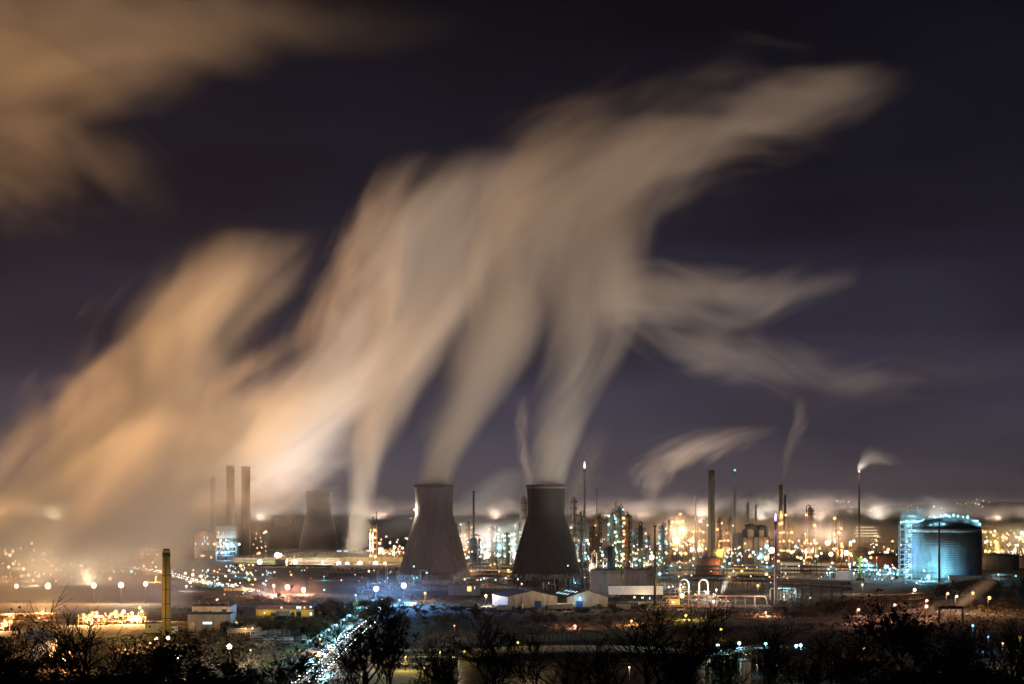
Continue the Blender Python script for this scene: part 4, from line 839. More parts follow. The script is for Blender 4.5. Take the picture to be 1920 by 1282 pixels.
# loading gantry among the trees, lit cyan-green
def gantry():
    P_ = [(X(1240, 700), 700, Z(1246, 700)), (X(1340, 715), 715, Z(1227, 715)), (X(1425, 745), 745, Z(1214, 745)), (X(1515, 770), 770, Z(1219, 770))]
    t = thing('loading_gantry', 'long walkway gantry lit pale green under cyan lamps among the bare trees', 'gantry', P_[1][:2]+(0,)); o = Vector(P_[1][:2]+(0,)); q = [Vector(p)-o for p in P_]
    dk = MB(); rl = MB(); lg = MB()
    for a, b in zip(q, q[1:]):
        n = 14; d = (b-a); s = Vector((-d.y, d.x, 0)).normalized()*1.1
        for i in range(n):
            u, v = a+d*i/n, a+d*(i+1)/n
            dk.poly([u-s, v-s, v+s, u+s]); dk.bar(u-s, v-s, .35); dk.bar(u+s, v+s, .3)
            for z in (.6, 1.2): rl.bar(u-s+Vector((0, 0, z)), v-s+Vector((0, 0, z)), .1)
            rl.bar(u-s, u-s+Vector((0, 0, 1.2)), .1); lg.bar(u-s-Vector((0, 0, 2.4)), v-s-Vector((0, 0, .2)), .14) if i % 2 else lg.bar(u-s-Vector((0, 0, .2)), v-s-Vector((0, 0, 2.4)), .14)
            lg.bar(u-s-Vector((0, 0, 2.4)), v-s-Vector((0, 0, 2.4)), .2)
            if i % 4 == 0: lg.bar(u+s, (u.x+s.x, u.y+s.y, 0), .35); lg.bar(u-s, (u.x-s.x, u.y-s.y, 0), .35)
    dk.build('walkway', M['steel'], t); rl.build('railing', M['pale'], t); lg.build('truss', M['steel'], t)
    for px, py, Y, k in ((1290, 1232, 706, 'c'), (1346, 1209, 716, 'c'), (1386, 1205, 730, 'c'), (1436, 1206, 748, 'c'), (1493, 1210, 765, 'c'), (1501, 1209, 768, 'c')):
        b = Vector((X(px, Y), Y, Z(py, Y)))-o; g = min(q, key=lambda z: abs(z.x-b.x)); zz = min(b.z-1, g.z)
        MB().bar((b.x, b.y, zz), (b.x, b.y, b.z), .14).build('lamp_post', M['steel'], t); bulb(t, b, px2m(3.0, Y), k, 'lamp', True); light(t, b+Vector((0, -.8, -.3)), 2600, 'c', .4)
    for px, py, Y in ((1326, 1232, 712), (1395, 1224, 735), (1365, 1226, 722), (1300, 1240, 703)):
        b = Vector((X(px, Y), Y, Z(py, Y)))-o; bulb(t, b, px2m(1.4, Y), 'g'); light(t, b+Vector((0, -1, -.3)), 700, 'g', .3)
gantry()
block(1390, 1408, 1240, 700, 6, 'pale concrete pier under the loading gantry with a yellow lamp', 'sheetgrey', 'roof', name='jetty_pier', cat='pier')

# ------------------------------------------------------------------ fences
POST = MB().box(-.06, .06, -.06, .06, 0, 1).build('post', M['fence']); POSTM = POST.data; bpy.data.objects.remove(POST)
def fence(pts, hgt, n, label, flood=None):
    a = Vector((*pts[0], 0)); t = thing('fence', label, 'fence', tuple(a), 0, 'security fences'); q = [Vector((*p, 0))-a for p in pts]
    seg = [(q[i+1]-q[i]).length for i in range(len(q)-1)]; tot = sum(seg)
    def at(d):
        for i, s in enumerate(seg):
            if d <= s+1e-6: return q[i]+(q[i+1]-q[i])*(d/s)
            d -= s
        return q[-1]
    rl = MB(); prev = None
    for i in range(n+1):
        p = at(tot*i/n); o = bpy.data.objects.new('post', POSTM); o.location = p; o.scale = (1.6, 1.6, hgt); link(o, t)
        if prev is not None:
            for z in (.15, .55, .95): rl.bar(prev+Vector((0, 0, hgt*z)), p+Vector((0, 0, hgt*z)), .07)
            for k in range(8): c = prev+(p-prev)*(k+.5)/8; rl.bar(c+Vector((0, 0, .1)), c+Vector((0, 0, hgt*.95)), .035)
        prev = p
    rl.build('mesh_panel', M['fence'], t); return t
fence([gp(985, 1204), gp(1080, 1200), gp(1180, 1193), gp(1250, 1186)], 3.0, 44, 'pale mesh fence glowing pinkish along the yard behind the huge near tank')
fence([gp(1290, 1180), gp(1420, 1173), gp(1480, 1170), gp(1560, 1170)], 3.0, 44, 'mesh fence along the access road below the pink pipe rail')
fence([gp(1560, 1170), gp(1640, 1165), gp(1690, 1156), gp(1750, 1147)], 3.4, 44, 'mesh fence lit orange along the road behind the leafy tree')
fence([gp(1750, 1137), gp(1800, 1132), gp(1850, 1129)], 3.4, 22, 'mesh fence in the drifting steam beyond the dark square gantry')
fence([gp(470, 1200), gp(500, 1192), gp(540, 1190), gp(565, 1182)], 2.6, 30, 'pale mesh fence round the car park left of the road lamps')
fence([gp(590, 1119), gp(640, 1121), gp(690, 1124)], 2.6, 30, 'mesh fence along the turquoise bank left of the blue floodlights')

# ------------------------------------------------------------------ masts and street lamps
# big amber floodlights in the steam on the left
G1 = 'amber floodlight masts in the left steam'
L1 = 'tall amber floodlight mast dazzling in the left steam'
for px, py, s, p, u in ((31, 1098, 4.0, 3e4, 4.5e5), (90, 1098, 5.5, 5e4, 7.0e5), (176, 1097, 4.6, 4e4, 4.5e5), (227, 1096, 4.8, 4e4, 5.0e5), (273, 1094, 3.8, 3e4, 4.0e5)):
    lamp(px, py, 1350, 'o' if px < 200 else 'w', s, p*1.0, {31: 'amber floodlight mast nearest the left edge in the steam row', 90: 'brightest amber floodlight mast of the steam row', 176: 'amber floodlight mast in the middle of the steam row', 227: 'yellow-white floodlight mast left of the last of the steam row', 273: 'pale floodlight mast just left of the brick chimney'}[px], G1, u*6 if px < 200 else u*1.2)
# red-pink masts by the motorway
for px, py, s, lb in ((513, 1097, 2.6, 'smallest of three pink floodlight masts beside the motorway'), (539, 1100, 4.2, 'largest of three pink floodlight masts, middle of the row'), (569, 1105, 3.8, 'pink floodlight mast at the right end of the row of three')):
    lamp(px, py, 1500, 'r', s, 6e4, lb, 'pink floodlight masts')
lamp(705, 1103, 1330, 'b', 4.6, 1.1e5, 'left of two blazing blue floodlight masts', 'blue floodlight masts', base=0)
lamp(757, 1097, 1325, 'b', 4.6, 1.2e5, 'right of two blazing blue floodlight masts', 'blue floodlight masts', 1.6e5, base=0)
for px, py in ((705, 1103), (757, 1097)): pass
# row along the long halls
for px, py, s, lb in ((487, 1053, 4.0, 'amber floodlight at the left end of the long green-edged hall'), (520, 1040, 4.6, 'double amber floodlight above the roof of the long green-edged hall'), (554, 1053, 4.0, 'amber floodlight right of the pale square box tower'), (635, 1056.5, 3.6, 'first of the four close amber floodlights before the cream-lit hall'), (651, 1056.5, 3.2, 'second of the four close amber floodlights before the cream-lit hall'), (675, 1056, 4.0, 'third of the four close amber floodlights before the cream-lit hall'), (704, 1056, 4.0, 'yellowish last of the four amber floodlights before the cream-lit hall'), (722, 1055.5, 2.6, 'small amber floodlight nearest the pale cooling tower flank'), (605, 1053, 2.0, 'small warm lamp under the green strip of the long hall')):
    lamp(px, py, 2290, 'w', s, 7e4, lb, 'amber floodlights along the long halls', 3e5 if px == 675 else 0)
lamp(525, 1040, 2330, 'w', 3.4, 0, 'right half of the twin amber lamp above the green-edged hall roof', 'amber floodlights along the long halls')
# floodlights carrying added upward spots that light the plumes
for px, py, Y, k, s, u, lb in ((1447, 1031, 1900, 'w', 5.0, 3e5, 'dazzling yellow floodlight mast beside the violet-flamed flare'), (1222, 1044, 1700, 'w', 4.2, 3e5, 'dazzling amber floodlight just left of the slim rusty pole'),
                        (1268, 1013, 2300, 'o', 5.5, 3e5, 'blinding orange floodlight at the foot of the brightest amber unit'), (1552, 1017, 2300, 'o', 4.2, 2.5e5, 'dazzling orange floodlight left of the column with four orange lamps'),
                        (1587, 1036, 2150, 'o', 4.2, 3e5, 'broad orange floodlight left of the beige domed tank'), (1558, 1038, 2150, 'o', 3.6, 3e5, 'orange floodlight left of the broad one near the beige domed tank'),
                        (913, 1041, 2080, 'w', 4.4, 4e5, 'bright amber floodlight low between the cooling towers'), (916, 1019, 2300, 'n', 3.0, 1.5e5, 'white floodlight in the middle of the gap between the cooling towers'),
                        (740, 1025, 2700, 'n', 2.6, 1.2e6, 'white floodlight glowing in mist left of the pale cooling tower'), (868, 1030, 2300, 'o', 3.0, 2e5, 'orange floodlight on the pale cooling tower edge'),
                        (1841, 995, 2600, 'w', 2.8, 4e5, 'amber high mast nearest the right shoulder of the big tank'), (1662, 1037, 2100, 'r', 4.4, 2e5, 'pinkish floodlight mast with wide glare before the wide brown tank'),
                        (486, 1036, 2630, 'o', 2.2, 4e5, 'orange floodlight at the foot of the clearer square-topped stack'), (300, 1016, 2450, 'o', 1.8, 1.4e6, 'far orange floodlight behind the brick chimney top'), (60, 1018, 2450, 'o', 2.2, 3.0e6, 'far orange floodlight glowing high in the left steam'), (190, 1018, 2450, 'o', 2.0, 2.4e6, 'far orange floodlight under the dark hollow of the left steam')):  # the last three far lamps are added to light the left steam
    lamp(px, py, Y, k, s, 4e4, lb, 'dazzling floodlights', u)
for i in range(38):  # added lamps that make the horizon mist glow
    px = -60+i*55; py = 963+(i*7) % 6; k = 'ooowonw'[i % 7]
    lamp(px, py+8, 2750+(i*373) % 800, k, .6, 0, 'one of the hazy far floodlights low on the horizon beyond the works', 'far floodlights on the horizon', 4.6e5)
# right-hand street lamps
SL = 'street lamps on the access road'
for px, py, Y, s, k, lb in ((1610, 1142, 1130, 2.4, 'r', 'pink street lamp left of the leafy tree, over the fence'), (1678, 1133, 1150, 2.4, 'r', 'pink street lamp directly above the leafy tree crown'), (1738, 1125, 1200, 2.4, 'r', 'upper of two pink street lamps one above the other'), (1737, 1136, 1160, 3.0, 'r', 'lower of two pink street lamps one above the other'), (1715, 1105, 1330, 3.0, 'w', 'amber street lamp under the blue-lit foot of the big tank'), (1777, 1112, 1270, 2.4, 'r', 'pink street lamp on a tall post below the big tank'), (1794, 1117, 1240, 2.2, 'w', 'amber street lamp left of the drifting roadside steam'), (1824, 1111, 1260, 2.6, 'o', 'orange lamp shining inside the drifting roadside steam'), (1855, 1120, 1220, 3.0, 'o', 'orange lamp on the right side of the drifting roadside steam')):
    lamp(px, py, Y, k, s, 1.1e4, lb, SL, name='street_lamp', cat='street lamp', base=0, arm=.8)
for px, py, Y, s, k, lb in ((1078, 1173, 1080, 2.6, 'r', 'lone pink street lamp in the dark field below the white warehouses'), (1184, 1163, 1110, 1.8, 'o', 'dim orange street lamp behind the widest bare tree'), (1286, 1153, 1160, 2.2, 'y', 'yellow street lamp over the wide bare tree, below the pipe rail'), (911, 1116, 1330, 2.4, 'w', 'single amber street lamp left of the white warehouses'), (797, 1111, 1400, 2.2, 'o', 'small orange street lamp right of the blue floodlights'), (436, 1156, 1080, 1.6, 'w', 'warm lamp at the corner of the pump house'), (1279, 1116, 1330, 3.6, 'y', 'blazing yellow lamp on the left end of the pink pipe rail'), (1338, 1127, 1340, 2.2, 'n', 'white lamp under the middle of the pink pipe rail'), (1343, 1105, 1400, 1.8, 'n', 'white lamp right of the pale pipe arches'), (1436, 1147, 1200, 1.6, 'r', 'tiny pink lamp under the right end of the pink pipe rail'), (1421, 1097, 1480, 2.0, 'o', 'orange lamp in the dark left of the violet-flamed flare'), (1391, 1070, 1760, 2.2, 'o', 'orange lamp over the black pipe rack'), (1437, 1076, 1700, 2.8, 'o', 'double orange lamp left of the violet-flamed flare'), (1406, 1041, 1990, 2.2, 'o', 'orange lamp on a post by the long low cream shed'), (1237, 1075, 1620, 2.4, 'c', 'lone cyan lamp right of the slim rusty pole'), (1130, 1040, 1850, 2.4, 'w', 'amber lamp between the caged twin columns and the squat vessel'), (1636, 1037, 2120, 2.4, 'w', 'amber lamp beside the pinkish floodlight with wide glare'), (1617, 1095, 1500, 1.6, 'w', 'small amber lamp in the low mist under the green crane'), (600, 1196, 905, 1.4, 'o', 'small orange lamp at the foot of the first cyan road lamp'), (895, 1085, 1700, 2.4, 'r', 'reddish lamp low in the gap between the cooling towers'), (953, 1068, 1850, 1.8, 'o', 'orange lamp near the dark cooling tower foot, in the gap')):
    lamp(px, py, Y, k, s, 1.2e4, lb, 'post lamps scattered over the works', name='post_lamp', cat='lamp', base=0)
# foreground lamps shining through the trees
for px, py, Y, s, k, p, lb in ((333, 1230, 760, 4.4, 'w', 900, 'dazzling warm lamp low among dark trees left of centre'), (430, 1211, 830, 4.4, 'w', 1500, 'dazzling warm lamp on a post right of the pump house'), (314, 1230, 770, 2.2, 'g', 120, 'green lamp beside the dazzling warm lamp in the trees'), (315, 1195, 930, 3.2, 'w', 1200, 'warm lamp at the foot of the yellow brick chimney'), (293, 1197, 940, 3.4, 'o', 900, 'amber lamp cluster left of the brick chimney foot'), (281, 1205, 920, 2.6, 'o', 400, 'lower amber lamp left of the brick chimney foot'), (120, 1236, 800, 3.4, 'o', 900, 'amber lamp under the bare tree beside the gabled shed'), (716, 1214, 850, 2.2, 'w', 500, 'warm lamp seen through the tall tree by the road'), (681, 1231, 800, 2.6, 'w', 500, 'brighter warm lamp below the tall tree by the road'), (634, 1251, 770, 1.6, 'o', 200, 'small orange lamp at the roadside under the leafy trees'), (1458, 1247, 720, 2.0, 'o', 300, 'orange lamp behind the bare tree right of the gantry'), (1912, 1194, 800, 2.6, 'y', 500, 'yellow lamp at the right edge behind bare trees'), (1824, 1172, 900, 2.2, 'b', 300, 'blue-white lamp behind the right-hand trees, uppermost'), (1853, 1193, 860, 1.8, 'b', 200, 'blue lamp behind the right-hand trees, lower'), (1843, 1222, 740, 1.6, 'b', 150, 'blue lamp low among the right-hand trees'), (850, 1232, 690, 2.2, 'y', 300, 'yellow lamp by the stair of the huge near tank'), (825, 1222, 780, 1.4, 'y', 200, 'small yellow lamp in the car park left of the huge near tank'), (852, 1172, 1000, 1.2, 'r', 150, 'dim pink lamp in the field above the car park')):
    lamp(px, py, Y, k, s, p*9, lb, 'lamps among the near trees', name='post_lamp', cat='lamp', base=0 if Y > 605 else None)
# cyan lamps down the road
RL = 'cyan road lamps'
for i, (px, py, yb) in enumerate(((674, 1138, 1154), (656, 1153, 1172), (645, 1161, 1182), (631, 1171, 1193), (617, 1180, 1205), (602, 1190, 1218), (584, 1200, 1236), (609, 1226, 1262))):
    Y = GY(yb)
    lamp(px, py, Y, 'c', 2.0, 9500, ['farthest cyan road lamp, at the bend', 'second farthest cyan road lamp', 'third farthest cyan road lamp, at the top of the green verge', 'cyan road lamp, fifth nearest in the left row', 'cyan road lamp, fourth nearest in the left row', 'cyan road lamp, third nearest in the left row', 'cyan road lamp nearest in the left row, beside a small orange lamp', 'lowest cyan road lamp, between verge and carriageway'][i], RL, name='street_lamp', cat='street lamp', base=0, arm=1.4)
# turquoise lamps by the blue floodlights
for px, py, Y, k, lb in ((608, 1105, 1480, 'c', 'small cyan lamp left of the mesh fence by the turquoise bank'), (667, 1115, 1400, 'c', 'small cyan lamp at the right end of the turquoise bank'), (722, 1123, 1330, 'c', 'small white-cyan lamp between the two blue floodlights'), (749, 1124, 1320, 'c', 'faint cyan lamp below the right blue floodlight'), (770, 1131, 1330, 'w', 'warm lamp on the gatehouse kiosk'), (781, 1082, 1640, 'c', 'cyan lamp in the dark switchyard gantry'), (499, 1088, 1600, 'c', 'upper of two tiny cyan lamps left of the pink floodlights'), (494, 1093, 1560, 'c', 'lower of two tiny cyan lamps left of the pink floodlights')):
    lamp(px, py, Y, k, 1.5, 3e3, lb, 'small lamps near the blue floodlights', name='post_lamp', cat='lamp', base=0)
# many small lamps, alike within each neighbourhood
SPECS = []
def scatter(n, px0, px1, py0, py1, ks, s0, s1, label, seed, power=0, Yf=None, every=4):
    R = random.Random(seed)
    for i in range(n):
        px = R.uniform(px0, px1); py = R.uniform(py0, py1); Yg = GY(max(py+9, 966)) if Yf is None else R.uniform(*Yf)
        Y = min(max(Yg, 1150), 4200); z = Z(py, Y); k = ks[R.randrange(len(ks))]; q = s0+(s1*1.3-s0)*R.random()**2.2
        if z < 1: continue
        SPECS.append((q, X(px, Y), Y, z, k, px2m(q, Y), power*1.4 if power and i % (every*3) == 0 else 0, label))
def place_small_lamps(keep=288):
    SPECS.sort(key=lambda q: -q[0]-(9 if q[6] else 0)); mb = {}
    for q, x, Y, z, k, r, p, label in SPECS[:keep]:
        t = thing('small_lamp', label, 'lamp', (x, Y, 0), 0, label); o = bpy.data.objects.new('pole', POLE); o.scale = (.25, .25, z); link(o, t); bulb(t, (0, -.5, z), r, k, 'lamp_head')
        if p: light(t, (0, -2, z), p, k, 1)
    me = bpy.data.meshes.new('distant_lamps'); v = []; f = []; mi = []; ks = list(COL)
    for k in ks: me.materials.append(EM[k])
    for q, x, Y, z, k, r, p, label in SPECS[keep:]:
        m_ = MB().sphere((x, Y, z), r*LS, 6, 4); b = len(v); v += m_.v; f += [tuple(b+a for a in g) for g in m_.f]; mi += [ks.index(k)]*len(m_.f)
    me.from_pydata(v, [], f); me.polygons.foreach_set('material_index', mi); o = bpy.data.objects.new('distant_lamps', me); link(o); o.visible_shadow = False
    tag(o, 'hundreds of tiny lamps sprinkled through the works between the larger ones', None, None, 'stuff')
scatter(54, 5, 120, 1015, 1090, 'oow', 1.2, 2.6, 'one of the hazy amber lamps scattered in the steam at far left', 1, 4e4)
scatter(72, 110, 300, 1010, 1085, 'oowc', .9, 2.6, 'one of the scattered amber lamps between the far left steam and the brick chimney', 2, 3.5e4)
scatter(50, 345, 480, 1055, 1100, 'oowwcr', .9, 2.4, 'one of the mixed small lamps in the dark works below the boiler house', 3, 6e3, None, 3)
scatter(12, 475, 500, 995, 1040, 'oowc', 1.0, 2.4, 'one of the small lamps climbing beside the clearer square-topped stack', 4, 1e4, (2500, 2700))
scatter(52, 850, 990, 1000, 1050, 'nnwcog', .8, 2.0, 'one of the tightly packed small lamps between the cooling towers', 5, 1.2e4, (1900, 2500))
scatter(54, 1085, 1250, 1010, 1060, 'ccgnow', .8, 1.9, 'one of the small lamps among the feet of the refinery columns', 6, 4e3, (1750, 2100))
scatter(45, 1245, 1330, 1012, 1055, 'oowc', .9, 2.2, 'one of the small amber lamps below the brightest amber unit', 7, 8e3, (1900, 2250))
scatter(48, 1350, 1470, 1028, 1060, 'oonwc', .9, 2.0, 'one of the small lamps below the furnace ducts', 8, 6e3, (1850, 2150))
scatter(76, 1480, 1690, 1012, 1060, 'oownc', .9, 2.3, 'one of the small lamps among the tanks left of the big blue tank', 9, 8e3, (1850, 2500))
scatter(42, 1845, 1918, 985, 1045, 'yowwo', 1.0, 2.4, 'one of the yellow lamps of the plant beyond the big blue tank', 10, 1e4, (2200, 2700))
scatter(18, 1640, 1760, 1082, 1098, 'ccb', .8, 1.8, 'one of the cyan lamps along the ground before the big blue tank', 11, 2.5e3, (1600, 1780))
scatter(14, 370, 470, 1110, 1150, 'oowcr', .9, 1.8, 'one of the small lamps near the flat works roof left of the cream workshop', 12, 2e3, (1250, 1500))
scatter(16, 1250, 1440, 1120, 1136, 'ynwo', .7, 1.5, 'one of the small lamps behind the pink pipe rail', 13, 1.2e3, (1330, 1400))
scatter(12, 0, 75, 1154, 1182, 'o', 1.8, 4.0, 'one of the bright amber lamps on the pipework behind the leafy edge tree', 14, 6e3, (1020, 1100), 2)
scatter(16, 145, 275, 1158, 1185, 'oow', 1.6, 4.5, 'one of the bright amber lamps within the pipe structures behind the bare tree', 15, 5e3, (1080, 1105), 2)
scatter(14, 1440, 1560, 1075, 1100, 'oco', .7, 1.4, 'one of the faint lamps under the heavy pipe bridge', 16, 1.5e3, (1450, 1600))
scatter(36, 485, 760, 1062, 1098, 'owncr', .7, 1.5, 'one of the small lamps dotted about the dark plant behind the pink and blue floodlights', 17, 2.5e3, (1600, 1950), 5)
scatter(18, 705, 770, 1005, 1040, 'oownn', .9, 1.9, 'one of the small lamps in the misty plant left of the pale cooling tower', 18, 8e3, (2300, 2600))
scatter(26, 1240, 1700, 1060, 1082, 'ocnw', .7, 1.5, 'one of the small lamps along the blue-grey and black pipe racks', 19, 1.5e3, (1650, 1850), 5)
place_small_lamps()
# towns on the hillside
def town(n, px0, px1, py0, py1, ks, label, seed, s=(.55, 1.1)):
    R = random.Random(seed)
    for i in range(n):
        px = R.uniform(px0, px1); py = R.uniform(py0, py1)+R.choice((-2, 0, 0, 3)); Y = R.uniform(6800, 7150); z = Z(py, Y)
        o = bpy.data.objects.new('hill_lamp', BULB[ks[R.randrange(len(ks))]]); r = px2m(R.uniform(*s), Y); o.location = (X(px, Y), Y, z); o.scale = (r, r, r); link(o); tag(o, label, 'street lamp', label)
town(20, 1610, 1650, 950, 966, 'ooy', 'one of the far street lamps in rows behind the steam-puffing flare', 1)
town(26, 1800, 1860, 938, 962, 'yoowc', 'one of the far lamps on the hillside above the right of the big tank', 2)
town(12, 1695, 1800, 945, 955, 'yo', 'one of the far street lamps on the hillside over the big tank roof', 3)
town(16, 1370, 1470, 955, 975, 'owy', 'one of the far street lamps on the hillside behind the furnace chimneys', 4)
town(10, 1255, 1300, 962, 972, 'ow', 'one of the far street lamps on the hillside above the brightest amber unit', 5)
town(14, 905, 960, 968, 980, 'ow', 'one of the far street lamps on the hillside between the cooling towers', 6)
town(22, 130, 270, 968, 1012, 'ow', 'one of the far street lamps in the dark hollow of the left steam', 7)
town(10, 1560, 1600, 938, 962, 'cwr', 'one of the far mixed lamps on the hillside left of the steam-puffing flare', 8)

# ------------------------------------------------------------------ cars on the roads
def make_car(m, lit=True):
    t = thing('car', 'x', 'car', (0, 0, 0))
    b = MB(); pr = [(-2.1, .35), (-2.15, .75), (-1.3, .95), (-.6, 1.42), (.9, 1.45), (1.65, 1.0), (2.1, .9), (2.15, .4)]
    for s in (-.85, .85): b.poly([(s, x, z) for x, z in (pr if s > 0 else pr[::-1])])
    for (x0, z0), (x1, z1) in zip(pr, pr[1:]+pr[:1]): b.poly([(-.85, x0, z0), (.85, x0, z0), (.85, x1, z1), (-.85, x1, z1)])
    b.build('body', M[m], t)
    g = MB(); g.poly([(-.72, -1.27, 1.0), (.72, -1.27, 1.0), (.68, -.68, 1.4), (-.68, -.68, 1.4)])
    for s in (-.87, .87): g.poly([(s, -1.0, 1.0), (s, 1.3, 1.02), (s, .8, 1.38), (s, -.5, 1.37)])
    g.build('window', M['glass'], t)
    for x in (-.8, .8):
        for y in (-1.35, 1.35): MB().tube([(x-.1, y, .33), (x+.1, y, .33)], .33, 12).build('wheel', M['rubber'], t)
    for x in (-.6, .6):
        if lit: bulb(t, (x, -2.25, .68), .18, 'n', 'headlight', True)
        else: MB().sphere((x, -2.1, .68), .14, 8, 5).build('headlight', M['glass'], t)
    for x in (-.65, .65):
        if lit: bulb(t, (x, 2.17, .8), .10, 'r', 'tail_light')
        else: MB().box(x-.15, x+.15, 2.1, 2.2, .7, .85).build('tail_light', M['rust'], t)
    return t
CARS = [make_car('carpaint'), make_car('carpale')]
used = [False, False]
def put_cars(path, offs, n, d0, gap, label, seed, rev=False, lit=3, z=.1):
    R = random.Random(seed); P_ = [Vector((*p[:2], 0)) for p in path]; seg = [(b-a).length for a, b in zip(P_, P_[1:])]
    for off in offs:
        d = d0+R.uniform(0, gap)
        for i in range(n):
            q = d; d += gap*R.uniform(.7, 1.35)
            for k, s in enumerate(seg):
                if q <= s: break
                q -= s
            else: break
            v = (P_[k+1]-P_[k]).normalized(); nrm = Vector((-v.y, v.x, 0)); p = P_[k]+v*q+nrm*off; j = R.randrange(2)
            if used[j]: c = copy_tree(CARS[j])
            else: c = CARS[j]; used[j] = True
            c.location = (p.x, p.y, z); c.rotation_euler = (0, 0, math.atan2(v.y, v.x)-PI/2+(PI if rev else 0)); tag(c, label, 'car', label)
            if i % lit == 0:
                light(c, (0, -4.5, 1.0), 420, 'n', .5)
put_cars(RS, (2.4, -2.6), 30, 20, 13, 'one of the cars queuing nose to tail with headlights on, down the cyan-lit road', 1)
put_cars(RB, (0,), 12, 8, 14, 'one of the cars with headlights on along the bend at the top of the road', 2)
put_cars(FLYS, (3, -3), 26, 40, 24, 'one of the cars with headlights on along the motorway past the pink floodlights', 3, True, 2)

def make_lorry():
    t = thing('lorry', 'x', 'lorry'); MB().box(-1.25, 1.25, -1.2, 6.2, 1.1, 3.7).build('box_body', M['white'], t)
    c = MB().box(-1.2, 1.2, -3.3, -1.4, .6, 2.0); c.poly([(-1.2, -3.3, 2.0), (1.2, -3.3, 2.0), (1.1, -2.9, 2.9), (-1.1, -2.9, 2.9)]).box(-1.1, 1.1, -2.9, -1.4, 2.0, 2.95); c.build('cab', M['carpaint'], t)
    MB().box(-1.15, 1.15, -1.4, 6.1, .7, 1.09).build('chassis', M['dark'], t)
    for y in (-2.4, 3.6, 4.9):
        for x in (-1.0, 1.0): MB().tube([(x-.15, y, .5), (x+.15, y, .5)], .5, 12).build('wheel', M['rubber'], t)
    MB().box(-1.0, 1.0, -3.34, -3.29, 1.5, 1.98).build('windscreen', M['glass'], t); return t
def park(make, spots, label, cat, seed):
    R = random.Random(seed); src = None
    for px, py in spots:
        if src is None: c = src = make()
        else: c = copy_tree(src)
        Y = GY(py); c.location = (X(px, Y), Y, .06); c.rotation_euler = (0, 0, R.choice((0, PI/2, PI, -PI/2))+R.uniform(-.15, .15)); tag(c, label, cat, label)
park(make_lorry, [(955, 1147), (975, 1146), (1032, 1145), (1052, 1144.5), (885, 1141), (1205, 1141), (1160, 1146), (700, 1137), (720, 1135), (540, 1158), (560, 1157), (515, 1159)], 'one of the box lorries parked along the sheds and works yards', 'lorry', 1)
R = random.Random(31)
park(lambda: make_car('carpale', False), [(R.uniform(470, 570), R.choice((1196, 1201, 1207, 1212))) for i in range(16)]+[(R.uniform(755, 838), R.choice((1212, 1222, 1234, 1247))) for i in range(16)], 'one of the silver cars parked in the lit car parks behind the trees', 'car', 2)
park(lambda: make_car('carpaint', False), [(R.uniform(470, 570), R.choice((1196, 1201, 1207, 1212))) for i in range(10)]+[(R.uniform(755, 838), R.choice((1212, 1222, 1234, 1247))) for i in range(10)]+[(R.uniform(845, 930), R.uniform(1140, 1146)) for i in range(7)]+[(R.uniform(1130, 1215), R.uniform(1139, 1143)) for i in range(7)], 'one of the dark cars parked by the sheds and in the car parks', 'car', 3)
# ------------------------------------------------------------------ trees and shrubs
def rot_dir(d, ang, az):
    a = Vector((0, 0, 1)) if abs(d.z) < .9 else Vector((1, 0, 0)); u = d.cross(a).normalized(); v = d.cross(u)
    return (d*math.cos(ang)+(u*math.cos(az)+v*math.sin(az))*math.sin(ang)).normalized()
def tree_meshes(seed, leafy, fan=.75, trunk=.22, up=.12, lm='leaf', kids=(7, 5, 5, 5), leaves=7, lsz=(.10, .20), tw=.034, L0=3.6, lf0=1.35):
    R = random.Random(seed); tr = MB(); cr = MB(); lf = MB()
    def leaf(p):
        for i in range(leaves):
            c = p+Vector((R.gauss(0, .22), R.gauss(0, .22), R.gauss(0, .2))); s = R.uniform(*lsz); a = rot_dir(Vector((0, 0, 1)), R.uniform(0, 1.5), R.uniform(0, 6.3)); u = a.orthogonal().normalized(); v = a.cross(u)
            lf.poly([c-u*s, c+v*s*.6, c+u*s, c-v*s*.6])
    def br(p, d, L, r, lv):
        n = 4 if lv < 3 else 3; pts = [p]; rs = [r]; q = p.copy(); dd = d.copy()
        for i in range(n):
            dd = (dd+Vector((R.gauss(0, .13), R.gauss(0, .13), R.gauss(0, .07)+up))).normalized(); q = q+dd*L/n; pts.append(q.copy()); rs.append(max(r*(1-.6*(i+1)/n), tw*.6))
        (tr if lv < 2 else cr).tube(pts, rs, (8, 6, 4, 3, 3)[lv], False)
        if lv >= 4 or lv >= len(kids):
            if leafy and R.random() < leafy: leaf(q)
            return
        for i in range(kids[lv]):
            t = (.22 if lv == 0 else .3)+(.78 if lv == 0 else .7)*(i+R.uniform(.1, .9))/kids[lv]; f = min(t*n, n-1e-3); k = int(f); s = pts[k].lerp(pts[k+1], f-k)
            br(s, rot_dir((pts[k+1]-pts[k]).normalized(), R.uniform(.35, fan), R.uniform(0, 6.3)), L*R.uniform(.5, .78)*(1.0 if lv else lf0), max(rs[k]*R.uniform(.45, .62), tw), lv+1)
    br(Vector((0, 0, -.3)), Vector((R.uniform(-.1, .1), R.uniform(-.1, .1), 1)).normalized(), L0, trunk, 0)
    vs_ = cr.v+tr.v; q_ = lambda i, f: sorted(v[i] for v in vs_)[int((len(vs_)-1)*f)]; H = q_(2, .985); W_ = (q_(0, .97)-q_(0, .03)+q_(1, .97)-q_(1, .03))/2
    out = []
    for nm, mb, m in (('trunk', tr, 'bark'), ('crown', cr, 'bark'), ('leaves', lf, lm)):
        if mb.v: me = bpy.data.meshes.new(nm); me.from_pydata(mb.v, [], mb.f); me.materials.append(M[m]); out.append((nm, me))
    return out, H, W_
